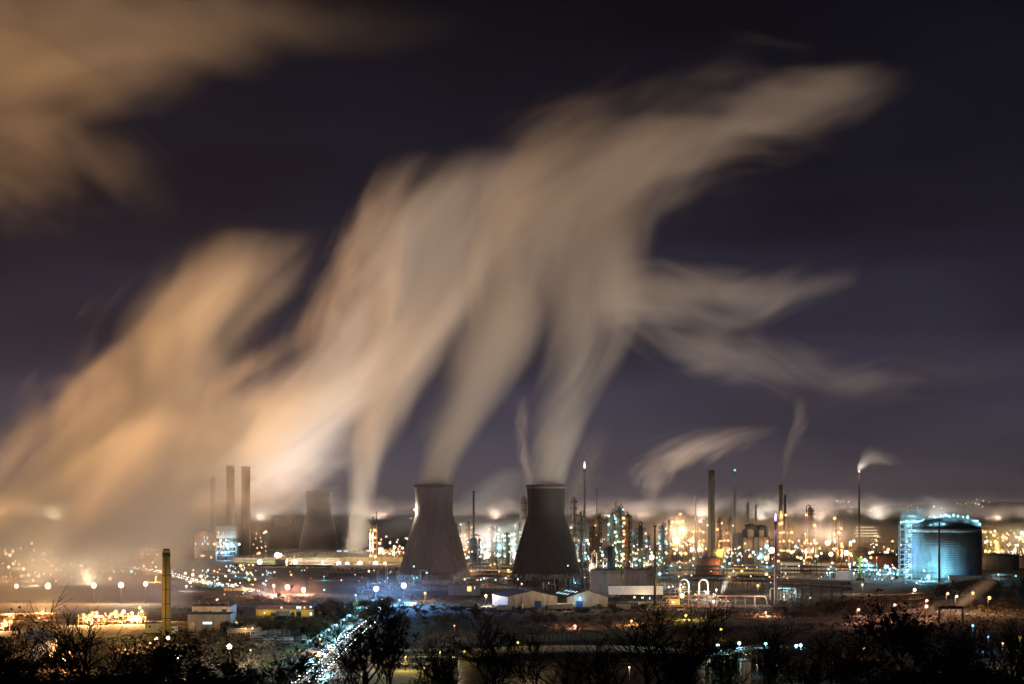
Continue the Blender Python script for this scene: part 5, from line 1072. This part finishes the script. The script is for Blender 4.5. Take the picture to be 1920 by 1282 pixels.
TV = {'bare': [tree_meshes(s, 0, .85, .26, .07, L0=2.6, lf0=1.9, tw=.026, kids=(7, 5, 5, 4)) for s in (1, 2, 3)], 'leafy': [tree_meshes(s, .45, .95, .2, .08, leaves=5, tw=.026, kids=(7, 5, 5, 4)) for s in (4, 5, 6)], 'thin': [tree_meshes(s, .30, .7, .2, .14, kids=(6, 5, 4, 3), tw=.024) for s in (7, 8)],
      'autumn': [tree_meshes(s, .9, .95, .2, .06, 'autumn', (6, 5, 4, 3), 8, (.16, .3)) for s in (9, 10)], 'bush': [tree_meshes(s, .8, 1.15, .12, .05, 'leaf', (9, 6, 5, 2), 7, (.12, .24)) for s in (12, 13, 14)]}
def tree(px, top, Y, wpx, kind, var, label, group, name='tree', cat='tree', rz=None, base=None):
    meshes, H, W_ = TV[kind][var % len(TV[kind])]; zb = terrain(Y)-.3 if base is None else base; h = Z(top, Y)-zb
    R = random.Random(int(px*13+top)); t = thing(name, label, cat, (X(px, Y), Y, zb), R.uniform(0, 6.28) if rz is None else rz, group)
    t.scale = (px2m(wpx, Y)/W_,)*2+(h/H,)
    for nm, me in meshes:
        if nm == 'leaves':
            o = bpy.data.objects.new(nm, me); link(o, cr_)
        else:
            o = bpy.data.objects.new(nm, me); link(o, t)
            if nm == 'crown': cr_ = o
    return t
NT_ = 'trees on the near slope'
for i, (px, top, Y, w_, k, v, lb) in enumerate((
    (12, 1172, 300, 110, 'leafy', 0, 'leafy dark tree at the left edge'), (62, 1205, 330, 90, 'bare', 1, 'small bare tree before the gabled shed'), (178, 1146, 300, 190, 'bare', 0, 'broad bare tree with spreading limbs against the amber pipe structures'),
    (268, 1206, 290, 110, 'leafy', 1, 'leafy tree just left of the green lamp'), (352, 1190, 310, 130, 'leafy', 2, 'leafy tree in front of the pump house'), (432, 1210, 340, 80, 'thin', 0, 'sparse tree under the warm lamp right of the pump house'),
    (536, 1214, 280, 150, 'leafy', 0, 'dense rounded leafy tree at the left foot of the cyan road'), (690, 1150, 330, 120, 'thin', 0, 'tall sparse tree right over the cyan road'), (738, 1140, 320, 90, 'thin', 1, 'tallest slender tree at the right side of the cyan road'),
    (655, 1196, 300, 60, 'thin', 1, 'thin tree across the cyan road, left of the tall pair'), (803, 1200, 320, 72, 'leafy', 1, 'upright leafy tree left of the huge near tank'), (848, 1232, 300, 70, 'bare', 2, 'short bare tree at the left wall of the huge near tank'),
    (930, 1166, 300, 130, 'bare', 1, 'domed bare tree in front of the huge near tank'), (1004, 1186, 320, 90, 'bare', 2, 'smaller bare tree beside the domed one, before the huge near tank'), (1075, 1216, 290, 110, 'bare', 0, 'low bare tree at the middle of the huge near tank'),
    (1215, 1146, 310, 215, 'bare', 2, 'widest bare tree, fan-shaped, below the slim rusty pole'), (1135, 1206, 280, 120, 'bare', 1, 'bare tree left of the widest fan-shaped one'), (1312, 1212, 300, 110, 'bare', 0, 'bare tree before the left part of the loading gantry'),
    (1372, 1198, 320, 80, 'bare', 1, 'slight bare tree before the middle of the loading gantry'), (1440, 1180, 310, 115, 'bare', 2, 'bare tree with a dark rounded head over the right part of the gantry'), (1500, 1214, 300, 90, 'bare', 0, 'low bare tree at the right end of the loading gantry'),
    (1562, 1192, 310, 120, 'bare', 1, 'round bare tree between the gantry and the big leafy tree'), (1690, 1142, 290, 170, 'leafy', 2, 'biggest leafy tree on the right, below the pink street lamps'), (1622, 1208, 280, 90, 'thin', 0, 'thin tree left of the biggest leafy tree'),
    (1762, 1172, 300, 130, 'leafy', 1, 'leafy tree behind the right shoulder of the biggest leafy one'), (1828, 1178, 320, 120, 'bare', 0, 'bare tree in front of the blue lamps on the right'), (1895, 1170, 300, 120, 'bare', 2, 'bare tree at the right edge of the photo'))):
    tree(px, top, Y, w_, k, v, lb, NT_)
for px, py, Y, k, p in ((30, 1225, 790, 'o', 6e3), (130, 1222, 870, 'o', 6e3), (240, 1216, 900, 'o', 6e3), (470, 1218, 860, 'w', 4e3), (760, 1230, 800, 'y', 7e3), (795, 1252, 720, 'y', 5e3), (1180, 1250, 600, 'w', 1.2e3), (1420, 1245, 690, 'w', 1.2e3), (1620, 1215, 850, 'r', 3e3), (1880, 1205, 820, 'w', 3e3)):
    lamp(px, py, Y, k, 1.6, p, 'one of the lamps half hidden behind the near trees', 'lamps half hidden by trees', name='post_lamp', cat='lamp', base=0 if Y > 605 else None)
R = random.Random(77)
tops = [(0, 1232), (120, 1240), (200, 1226), (300, 1226), (420, 1236), (540, 1252), (640, 1268), (760, 1262), (880, 1262), (1000, 1256), (1150, 1256), (1300, 1262), (1420, 1262), (1560, 1250), (1680, 1222), (1800, 1226), (1920, 1230)]
def topat(px):
    for (a, b), (c, d) in zip(tops, tops[1:]):
        if a <= px <= c: return b+(d-b)*(px-a)/(c-a)
    return 1240
for i in range(40):
    px = -10+i*49.5+R.uniform(-10, 10); Y = R.uniform(215, 265); side = 'left third' if px < 640 else 'middle' if px < 1280 else 'right third'
    tree(px, topat(min(max(px, 0), 1920))+36+R.uniform(-10, 14), Y, R.uniform(80, 125), 'bush', i, 'one of the dark tangled shrubs along the bottom edge, %s of the slope' % side, 'dark shrubs in the %s of the slope' % side, 'shrub', 'shrub')
def belt(n, px0, px1, y0, y1, hpx, label, seed, kinds=('leafy', 'autumn', 'bare'), wf=(.8, 1.3)):
    R = random.Random(seed)
    for i in range(n):
        px = R.uniform(px0, px1); yb = R.uniform(y0, y1); Y = GY(yb); hp = R.uniform(*hpx); tree(px, yb-hp, Y, hp*R.uniform(*wf), kinds[R.randrange(len(kinds))], R.randrange(3), label, label, base=-.2)
belt(34, 590, 760, 1142, 1166, (14, 28), 'one of the trees in the dark clump between the cream workshop and the road bend', 1)
belt(50, 420, 640, 1174, 1190, (10, 18), 'one of the dim trees in the brown belt below the cream workshop', 2)
belt(70, 780, 1260, 1148, 1176, (7, 15), 'one of the low trees in the dark belt below the white warehouses', 3, ('autumn', 'bare', 'leafy'))
belt(14, 1060, 1215, 1138, 1143, (5, 11), 'one of the bushes at the foot of the right white warehouse', 4, ('autumn', 'leafy'))
belt(36, 1440, 1610, 1138, 1160, (9, 18), 'one of the bushes on the mound under the heavy pipe bridge', 5)
belt(34, 1735, 1930, 1104, 1126, (14, 26), 'one of the dark trees below and right of the big blue tank', 6)
belt(12, 1770, 1925, 1134, 1148, (10, 16), 'one of the orange-lit bushes beside the roadside steam', 7, ('autumn',))
belt(14, 1255, 1365, 1186, 1192, (10, 15), 'one of the yellow-lit bushes in the hedge behind the widest bare tree', 8, ('autumn',), (1.2, 1.8))
belt(10, 360, 600, 1092, 1130, (6, 11), 'one of the trees beside the motorway', 9)
tree(673, 1099, GY(1122), 16, 'autumn', 0, 'lone golden tree left of the left blue floodlight', None, base=0)
hl = thing('garden_lamp', 'hidden yellow lamp at the right end of the yellow-lit hedge', 'lamp', (X(1352, 985), 985, 0)); MB().bar((0, 0, 0), (0, 0, 4), .12).build('pole', M['steel'], hl); bulb(hl, (0, 0, 4.2), .5, 'y', 'lamp_head')
for dx in (-14, -6, 1): light(hl, (dx, -5, 4.8), 420, 'y', .5)

def scrub():
    R = random.Random(21); mb = MB()
    for i in range(5200):
        Y = GY(R.uniform(1140, 1250) if R.random() < .8 else R.uniform(1118, 1145)); px = R.uniform(-20, 1940)
        if px < 300 and Y > 1000: continue
        x = X(px, Y)
        if any(abs(Y-y) < 30 and abs(x-xx) < 26 for xx, y in RS[::3]): continue
        w_ = R.uniform(.8, 2.6); hh = R.uniform(.4, 1.5)
        for k in range(9):
            c = Vector((x+R.gauss(0, w_), Y+R.gauss(0, w_), R.uniform(.1, hh))); q = R.uniform(.25, .6); a = R.uniform(0, 6.3); u = Vector((math.cos(a), math.sin(a), R.uniform(-.2, .5)))*q; v = Vector((R.uniform(-.3, .3), R.uniform(-.3, .3), 1))*q
            mb.poly([c-u, c+v*.8, c+u, c-v*.5])
    tag(mb.build('scrub', mat('dry_grass', (.20, .155, .10), (.07, .06, .035), .06, .95)), 'low scrub and rough grass over the dark field', None, None, 'stuff')
scrub()
# ------------------------------------------------------------------ steam
class NT:
    def __init__(s, m): s.t = m.node_tree; s.n = s.t.nodes; s.l = s.t.links
    def math(s, op, a, b=None, c=None, clamp=False):
        nd = s.n.new('ShaderNodeMath'); nd.operation = op; nd.use_clamp = clamp
        for i, x in enumerate((a, b, c)):
            if x is None: continue
            if isinstance(x, (int, float)): nd.inputs[i].default_value = x
            else: s.l.new(x, nd.inputs[i])
        return nd.outputs[0]
    def curve(s, x, pts):
        nd = s.n.new('ShaderNodeFloatCurve'); s.l.new(x, nd.inputs['Value']); c = nd.mapping.curves[0]
        c.points[0].location = pts[0]; c.points[-1].location = pts[-1]
        for p in pts[1:-1]: c.points.new(*p)
        for p in c.points: p.handle_type = 'AUTO_CLAMPED'
        nd.mapping.update(); return nd.outputs[0]
PG = 'steam plumes'
def plume(label, pts, Y, dens=.03, axis='z', col=(.91, .92, .94), streak=.16, ns=1.0, amp=.8, depth=1.0, core=-.1, seed=0, name='steam_plume', cat='steam plume', aniso=.25, fine=.35, dY=0.0, group=PG, wid=1.0):
    """pts: photo column, row, half width, density - monotone along the axis; dY leans the plume away with height"""
    ia = 1 if axis == 'z' else 0; ib = 1-ia
    W_ = []
    for p in pts:
        W_.append((X(p[0], Y), Z(p[1], Y), px2m(p[2], Y)*(wid if p[2] > 45 else 1), p[3]))
    W_.sort(key=lambda q: q[ia]); a0, a1 = W_[0][ia], W_[-1][ia]; L = a1-a0; o0 = (W_[0][0], Y, W_[0][1])
    m = bpy.data.materials.new('steam'); m.use_nodes = True; t = NT(m); t.n.clear()
    out = t.n.new('ShaderNodeOutputMaterial'); pv = t.n.new('ShaderNodeVolumePrincipled'); tc = t.n.new('ShaderNodeTexCoord'); sp = t.n.new('ShaderNodeSeparateXYZ'); t.l.new(tc.outputs['Object'], sp.inputs[0])
    A = sp.outputs[2 if axis == 'z' else 0]; B = sp.outputs[0 if axis == 'z' else 2]; Yc = sp.outputs[1]
    u = t.math('MULTIPLY', A, 1/L); U = [(q[ia]-a0)/L for q in W_]; b0 = W_[0][ib]
    bmin = min(q[ib] for q in W_)-b0; br = max(max(q[ib] for q in W_)-b0-bmin, 1.0); rm = max(q[2] for q in W_); dm = max(q[3] for q in W_)
    c = t.curve(u, [(x, (q[ib]-b0-bmin)/br) for x, q in zip(U, W_)]); r = t.math('MULTIPLY', t.curve(u, [(x, q[2]/rm) for x, q in zip(U, W_)]), rm); dn = t.curve(u, [(x, q[3]/dm) for x, q in zip(U, W_)])
    off = t.math('SUBTRACT', B, t.math('MULTIPLY_ADD', c, br, bmin)); nb = t.math('DIVIDE', off, r)
    yl = t.math('MULTIPLY_ADD', u, -dY, Yc); nd = t.math('DIVIDE', yl, t.math('MULTIPLY', r, depth))
    d = t.math('SQRT', t.math('ADD', t.math('MULTIPLY', nb, nb), t.math('MULTIPLY', nd, nd)))
    # noise drawn out along the flow: coarse billows plus fine streaks
    wv = t.math('MULTIPLY', t.math('SINE', t.math('MULTIPLY_ADD', A, 3.1/rm*.5, seed*1.7)), .22)
    cb = t.n.new('ShaderNodeCombineXYZ'); t.l.new(t.math('MULTIPLY_ADD', off, ns/rm, wv), cb.inputs[0]); t.l.new(t.math('MULTIPLY_ADD', yl, ns/rm, seed*7.31), cb.inputs[1]); t.l.new(t.math('MULTIPLY', A, ns*streak/rm*1.6), cb.inputs[2])
    nz = t.n.new('ShaderNodeTexNoise'); nz.inputs['Scale'].default_value = 1.5; nz.inputs['Detail'].default_value = 2.6; nz.inputs['Roughness'].default_value = fine+.2; nz.inputs['Distortion'].default_value = .35; t.l.new(cb.outputs[0], nz.inputs['Vector'])
    e = t.math('MULTIPLY_ADD', t.math('SUBTRACT', nz.outputs[0], .5), amp*2.4, d)
    mr = t.n.new('ShaderNodeMapRange'); mr.interpolation_type = 'SMOOTHSTEP'; mr.inputs[1].default_value = 1.0; mr.inputs[2].default_value = core; mr.inputs[3].default_value = 0; mr.inputs[4].default_value = 1; t.l.new(e, mr.inputs[0])
    t.l.new(t.math('MULTIPLY', t.math('MULTIPLY', mr.outputs[0], dn), dens*dm), pv.inputs['Density']); pv.inputs['Color'].default_value = (*col, 1); pv.inputs['Anisotropy'].default_value = aniso
    t.l.new(pv.outputs[0], out.inputs['Volume'])
    n = 24; K = 26; mb = MB(); g = 1.0+amp*.45
    def it(x, i):
        k = max(1, min(len(U)-1, bisect.bisect_left(U, x))); s = (x-U[k-1])/(U[k]-U[k-1]); return W_[k-1][i]*(1-s)+W_[k][i]*s
    for k in range(K+1):
        x = k/K; aa = L*x; b = it(x, ib)-b0; rr = it(x, 2)*(g if x > .06 else 1.0+(g-1)*x/.06)+.01
        for i in range(n):
            th = 2*PI*i/n; bb = b+rr*math.cos(th); yy = rr*depth*math.sin(th)+dY*x
            mb.v.append((bb, yy, aa) if axis == 'z' else (aa, yy, bb))
    for k in range(K):
        for i in range(n): j = (i+1) % n; mb.f.append((k*n+i, k*n+j, (k+1)*n+j, (k+1)*n+i))
    mb.f.append(tuple(range(n))[::-1]); mb.f.append(tuple(K*n+i for i in range(n)))
    if axis == 'x': mb.f = [q[::-1] for q in mb.f]
    o = mb.build(name, m); o.location = o0; return tag(o, label, cat, group)
D0 = 1.0
plume('broad steam plume rising from the dark right cooling tower and bending over to the right', [(1024, 912, 38, 6.5), (1030, 870, 43, 4.6), (1041, 820, 51, 2.6), (1062, 750, 64, 1.1), (1088, 670, 82, .9), (1105, 590, 92, .8), (1115, 500, 104, .7), (1135, 420, 112, .6), (1185, 340, 125, .5), (1260, 260, 140, .3), (1330, 190, 130, 0)], 1765, .030, seed=1, amp=.80, core=-.25, dY=60, ns=1.15, wid=1.13)
plume('steam plume rising from the pale left cooling tower and leaning right', [(814, 912, 38, 6.5), (822, 870, 45, 4.6), (840, 820, 57, 2.6), (874, 750, 72, 1.1), (912, 670, 88, .9), (945, 590, 96, .8), (965, 500, 112, .7), (990, 420, 130, .6), (1040, 340, 140, .5), (1120, 260, 140, .25), (1200, 190, 120, 0)], 1765, .030, seed=2, amp=.80, core=-.25, dY=80, ns=1.15, wid=1.13)
plume('upright steam column behind the small veiled cooling tower, merging into the others above', [(664, 1036, 27, 1.5), (668, 960, 31, 1.5), (676, 890, 38, 1.3), (692, 820, 54, 1.1), (718, 740, 82, 1), (752, 660, 108, .9), (780, 580, 128, .8), (796, 500, 140, .7), (820, 420, 145, .6), (880, 330, 150, .35), (950, 250, 130, 0)], 2250, .026, seed=3, amp=.85, core=-.25, dY=90, ns=1.15, wid=1.12)
plume('steam drift slanting from the boiler house stacks up to the tower plumes', [(300, 1100, 90, 0), (350, 1020, 130, .25), (415, 930, 150, .5), (495, 850, 150, .85), (572, 770, 135, 1), (640, 690, 120, .9), (690, 620, 100, .8), (720, 540, 95, .7), (742, 460, 90, .5), (790, 380, 85, .25), (860, 320, 70, 0)], 2760, .018, seed=4, amp=.95, core=-.1, streak=.22, ns=1.3)
plume('huge amber steam bank climbing from the works at far left', [(110, 1140, 230, .06), (130, 1060, 265, .32), (165, 1000, 275, .8), (185, 955, 272, .85), (225, 880, 250, 1), (275, 790, 210, 1), (312, 700, 165, 1), (350, 620, 150, .95), (400, 550, 150, .75), (450, 490, 135, .35), (500, 430, 110, 0)], 1660, .040, seed=5, amp=1.15, core=-.25, streak=.34, depth=1.6, ns=1.5)
plume('low amber steam wrapping the brick chimney and works behind it', [(322, 1150, 44, .8), (326, 1060, 62, .9), (330, 980, 105, .7), (350, 900, 130, .5), (390, 820, 120, .25), (450, 750, 90, 0)], 1950, .020, seed=6, amp=.7, core=-.1)
plume('thin ragged steam wing flaring off the upper left of the tower plumes', [(570, 690, 60, 0), (605, 620, 80, .4), (640, 560, 80, .8), (668, 480, 62, 1), (690, 410, 55, .9), (730, 350, 60, .6), (800, 280, 60, 0)], 2300, .020, seed=7, amp=.95, core=-.2, streak=.25)
plume('steam canopy streaming right across the sky above the towers', [(900, 400, 140, .1), (1000, 350, 150, .6), (1120, 310, 145, .9), (1240, 265, 135, 1), (1360, 225, 120, 1), (1480, 200, 100, .9), (1580, 180, 75, .7), (1660, 165, 50, .3), (1720, 155, 30, 0)], 1850, .016, 'x', seed=8, amp=1.0, core=-.2, streak=.22, ns=1.4)
plume('upper steam finger pointing right in the middle of the sky', [(1110, 560, 70, .2), (1190, 552, 78, 1), (1300, 552, 76, 1), (1400, 558, 66, 1), (1480, 548, 54, .8), (1560, 530, 36, .5), (1620, 512, 20, 0)], 1800, .020, 'x', seed=9, amp=.7, core=-.2, streak=.22)
plume('lower faint steam finger trailing right below the other one', [(1130, 590, 50, .2), (1240, 625, 66, .9), (1380, 665, 64, 1), (1500, 695, 58, .8), (1620, 712, 50, .6), (1760, 705, 44, .3), (1950, 660, 40, 0)], 1900, .011, 'x', seed=10, amp=.9, core=-.25, streak=.2)
plume('steam plume bending right above the green-white column', [(1208, 978, 10, 1.6), (1213, 940, 22, 1.5), (1226, 900, 44, 1.1), (1256, 866, 72, .75), (1300, 838, 92, .5), (1350, 815, 95, .22), (1410, 795, 80, 0)], 2150, .027, seed=14, amp=1.25, core=-.4, ns=1.7, streak=.45)
plume('narrow steam wisp beside the throat of the dark cooling tower', [(993, 935, 7, 1.3), (990, 890, 12, 1.3), (983, 840, 16, 1), (980, 790, 18, .6), (984, 740, 18, 0)], 2400, .040, seed=12, amp=.95, core=-.15)
plume('pale wisp fanning out between the two big cooling towers', [(850, 1000, 30, .5), (880, 975, 52, 1), (920, 940, 70, 1), (955, 905, 70, .7), (990, 870, 50, 0)], 2600, .0105, seed=13, amp=.85, core=-.2)
plume('wisp streaming up behind the tall white-flamed flare', [(1068, 990, 18, .6), (1076, 940, 32, 1), (1092, 890, 40, .9), (1112, 840, 36, .5), (1130, 790, 30, 0)], 2450, .018, seed=14, amp=.8, core=-.1)
plume('thin vapour trail above the close pair of chimneys', [(1468, 900, 6, .8), (1474, 860, 13, 1), (1490, 820, 17, 1), (1500, 780, 18, .6), (1500, 740, 16, 0)], 2500, .035, seed=15, amp=.7, core=0)
plume('short puff of steam blown right off the slender dark flare', [(1608, 874, 7, 1), (1620, 864, 17, 1.4), (1640, 858, 20, 1), (1662, 860, 16, .5), (1700, 866, 12, 0)], 2600, .05, 'x', seed=16, amp=.95, core=-.2)
plume('wide amber steam sheet joining the left bank to the tower plumes', [(60, 990, 90, 0), (180, 965, 120, .5), (300, 930, 140, 1), (420, 890, 145, 1), (540, 855, 120, .8), (620, 830, 90, .4), (720, 810, 60, 0)], 2800, .012, 'x', seed=33, amp=1.0, core=-.25, ns=1.3, streak=.3)
plume('soft steam saddle bridging the left bank and the tower plumes', [(230, 800, 90, 0), (330, 800, 125, .7), (440, 785, 135, 1), (540, 760, 125, .9), (640, 715, 105, .5), (740, 660, 80, 0)], 2300, .013, 'x', seed=41, amp=.95, core=-.3, streak=.3)
plume('thin amber veil drifting before the two tall stacks and the small cooling towers', [(300, 950, 60, .2), (400, 945, 95, 1), (500, 940, 105, 1), (600, 955, 95, .9), (660, 975, 60, .4), (700, 985, 40, 0)], 2535, .013, 'x', seed=43, amp=.9, core=-.3, streak=.3, depth=.7)
SB = 'low steam banks'
plume('amber ground mist swirling round the floodlight masts at far left', [(-120, 1110, 50, .8), (0, 1105, 62, 1), (110, 1108, 58, 1), (210, 1112, 48, .8), (300, 1112, 50, .8), (360, 1105, 40, 0)], 1200, .026, 'x', seed=34, amp=.7, core=-.3, depth=5.5, name='steam_bank', cat='steam', group=SB, streak=.4)
plume('thin mist glowing blue round the two blue floodlight masts', [(600, 1108, 26, .5), (660, 1106, 36, .9), (730, 1104, 40, 1), (800, 1102, 36, .8), (880, 1100, 22, .2)], 1335, .0026, 'x', seed=51, amp=.35, core=-.4, depth=3.0, name='mist_bank', cat='mist', group=SB)  # mist added to give the blue lamps a halo
plume('thin mist glowing pink round the three pink floodlight masts', [(430, 1104, 20, .4), (500, 1104, 28, .9), (560, 1104, 30, 1), (620, 1106, 24, .4)], 1500, .0040, 'x', seed=52, amp=.35, core=-.4, depth=3.0, name='mist_bank', cat='mist', group=SB)  # added mist, so the pink lamps spread a glow
plume('thin amber mist along the front of the long halls', [(440, 1052, 20, .5), (520, 1050, 30, 1), (620, 1052, 30, 1), (720, 1054, 26, .8), (780, 1056, 18, .3)], 2290, .0030, 'x', seed=53, amp=.35, core=-.4, depth=2.0, name='mist_bank', cat='mist', group=SB)
plume('amber mist hanging among the lamps of the works at far left', [(-150, 1046, 34, .8), (20, 1044, 42, 1), (160, 1044, 42, 1), (290, 1046, 38, .9), (400, 1056, 24, .3)], 2000, .0058, 'x', seed=54, amp=.5, core=-.4, depth=9.0, name='mist_bank', cat='mist', group=SB, streak=.4)
plume('thin mist among the mixed lamps below the boiler house', [(340, 1072, 20, .4), (400, 1072, 28, 1), (470, 1074, 28, .9), (560, 1078, 20, .4)], 1800, .0040, 'x', seed=55, amp=.4, core=-.4, depth=5.0, name='mist_bank', cat='mist', group=SB)
plume('amber mist lying over the far town along the whole horizon', [(-250, 985, 52, .8), (150, 985, 56, 1), (600, 988, 48, .8), (1000, 986, 48, .9), (1400, 982, 54, 1), (1750, 982, 50, .8), (2150, 986, 46, .6)], 3200, .0085, 'x', seed=31, amp=1.0, core=-.4, streak=.35, depth=9, ns=.8, name='mist_bank', cat='mist', group=None)
plume('thin mist glowing among the refinery columns', [(840, 1005, 40, .8), (960, 1008, 44, 1), (1150, 1008, 46, .8), (1300, 1002, 50, 1.1), (1500, 1004, 46, 1), (1680, 1010, 40, .8), (1940, 1008, 44, .9)], 2330, .0040, 'x', seed=36, amp=.45, core=-.3, streak=.4, depth=9, name='mist_bank', cat='mist', group=None)
plume('amber steam bank glowing low behind the fat lone column', [(1340, 975, 30, .3), (1440, 975, 36, .8), (1540, 972, 42, 1), (1620, 978, 40, .9), (1700, 985, 30, .4), (1760, 990, 20, 0)], 2750, .034, 'x', seed=17, amp=.8, core=-.2, name='steam_bank', cat='steam', group=SB, streak=.3)
plume('hazy steam bank behind the thick concrete chimney', [(1290, 1005, 26, .5), (1340, 985, 40, .9), (1390, 955, 44, 1), (1440, 935, 34, .5), (1490, 925, 24, 0)], 2600, .030, 'x', seed=18, amp=.8, core=-.2, name='steam_bank', cat='steam', group=SB)
plume('white mist glowing behind the pale cooling tower', [(690, 1010, 26, .4), (730, 998, 34, 1), (780, 992, 36, 1), (840, 1000, 30, .4), (880, 1006, 20, 0)], 2800, .034, 'x', seed=19, amp=.6, core=-.2, name='steam_bank', cat='steam', group=SB)
plume('steam jet rising in front of the cream spherical gas holder', [(1352, 1074, 6, 1), (1356, 1050, 9, 1.2), (1364, 1020, 12, .9), (1376, 985, 15, .5), (1392, 950, 16, 0)], 1650, .06, seed=20, amp=.6, core=0, name='steam_jet', cat='steam', group=SB)
plume('short steam jet lit amber above the pink pipe rail', [(1353, 1113, 5, 1.6), (1358, 1100, 8, 1.4), (1368, 1082, 11, .8), (1382, 1062, 12, 0)], 1400, .09, seed=21, amp=.6, core=0, name='steam_jet', cat='steam', group=SB)
plume('veil of steam over the tanks left of the pale pipe arches', [(1285, 1082, 14, .4), (1292, 1060, 24, 1), (1305, 1030, 26, .9), (1318, 1000, 26, .5), (1335, 970, 24, 0)], 1750, .022, seed=22, amp=.7, core=-.1, name='steam_bank', cat='steam', group=SB)
plume('pale mist creeping over the ground below the green crane', [(1580, 1106, 7, .4), (1610, 1103, 12, 1), (1650, 1100, 13, .8), (1700, 1096, 12, .4), (1740, 1093, 10, 0)], 1420, .05, 'x', seed=23, amp=.8, core=-.1, name='steam_bank', cat='steam', group=SB)
plume('roadside steam lit orange by the lamps right of the square gantry', [(1795, 1142, 10, .8), (1806, 1126, 20, 1.1), (1826, 1108, 28, .8), (1850, 1090, 30, .4), (1872, 1070, 28, 0)], 1200, .05, seed=24, amp=.7, core=-.1, name='steam_bank', cat='steam', group=SB)
plume('faint mist curling round the foot of the pale cooling tower', [(840, 1096, 12, .5), (862, 1082, 18, 1), (890, 1068, 18, .7), (930, 1052, 14, 0)], 1640, .03, 'x', seed=25, amp=.8, core=-.1, name='steam_bank', cat='steam', group=SB)
o = plume('broad brown cloud bank spreading from the upper left corner', [(-420, 90, 210, .8), (-150, 75, 220, 1), (60, 65, 205, 1), (240, 55, 165, .9), (420, 42, 125, .6), (580, 40, 95, .3), (740, 50, 75, .1), (900, 60, 50, 0)], 1950, .0095, 'x', seed=26, amp=.9, core=-.25, streak=.25, name='cloud', cat='cloud', group=None)
o = plume('dim ragged cloud hanging below the upper left cloud bank', [(-300, 280, 150, .7), (-80, 270, 160, 1), (80, 280, 150, .8), (220, 320, 110, .35), (340, 380, 80, 0)], 1950, .0055, 'x', seed=27, amp=.95, core=-.3, streak=.4, name='cloud', cat='cloud', group=None)

# ------------------------------------------------------------------ night haze
HAZE = 0.65e-5
m = bpy.data.materials.new('haze'); m.use_nodes = True; t = m.node_tree; t.nodes.clear()
out = t.nodes.new('ShaderNodeOutputMaterial'); pv = t.nodes.new('ShaderNodeVolumePrincipled'); t.links.new(pv.outputs[0], out.inputs['Volume'])
pv.inputs['Density'].default_value = HAZE; pv.inputs['Color'].default_value = (.78, .80, .98, 1); pv.inputs['Anisotropy'].default_value = .75
h = MB().box(-7300, 7300, -420, 13000, -2, 540).build('haze', m); tag(h, kind='stuff')
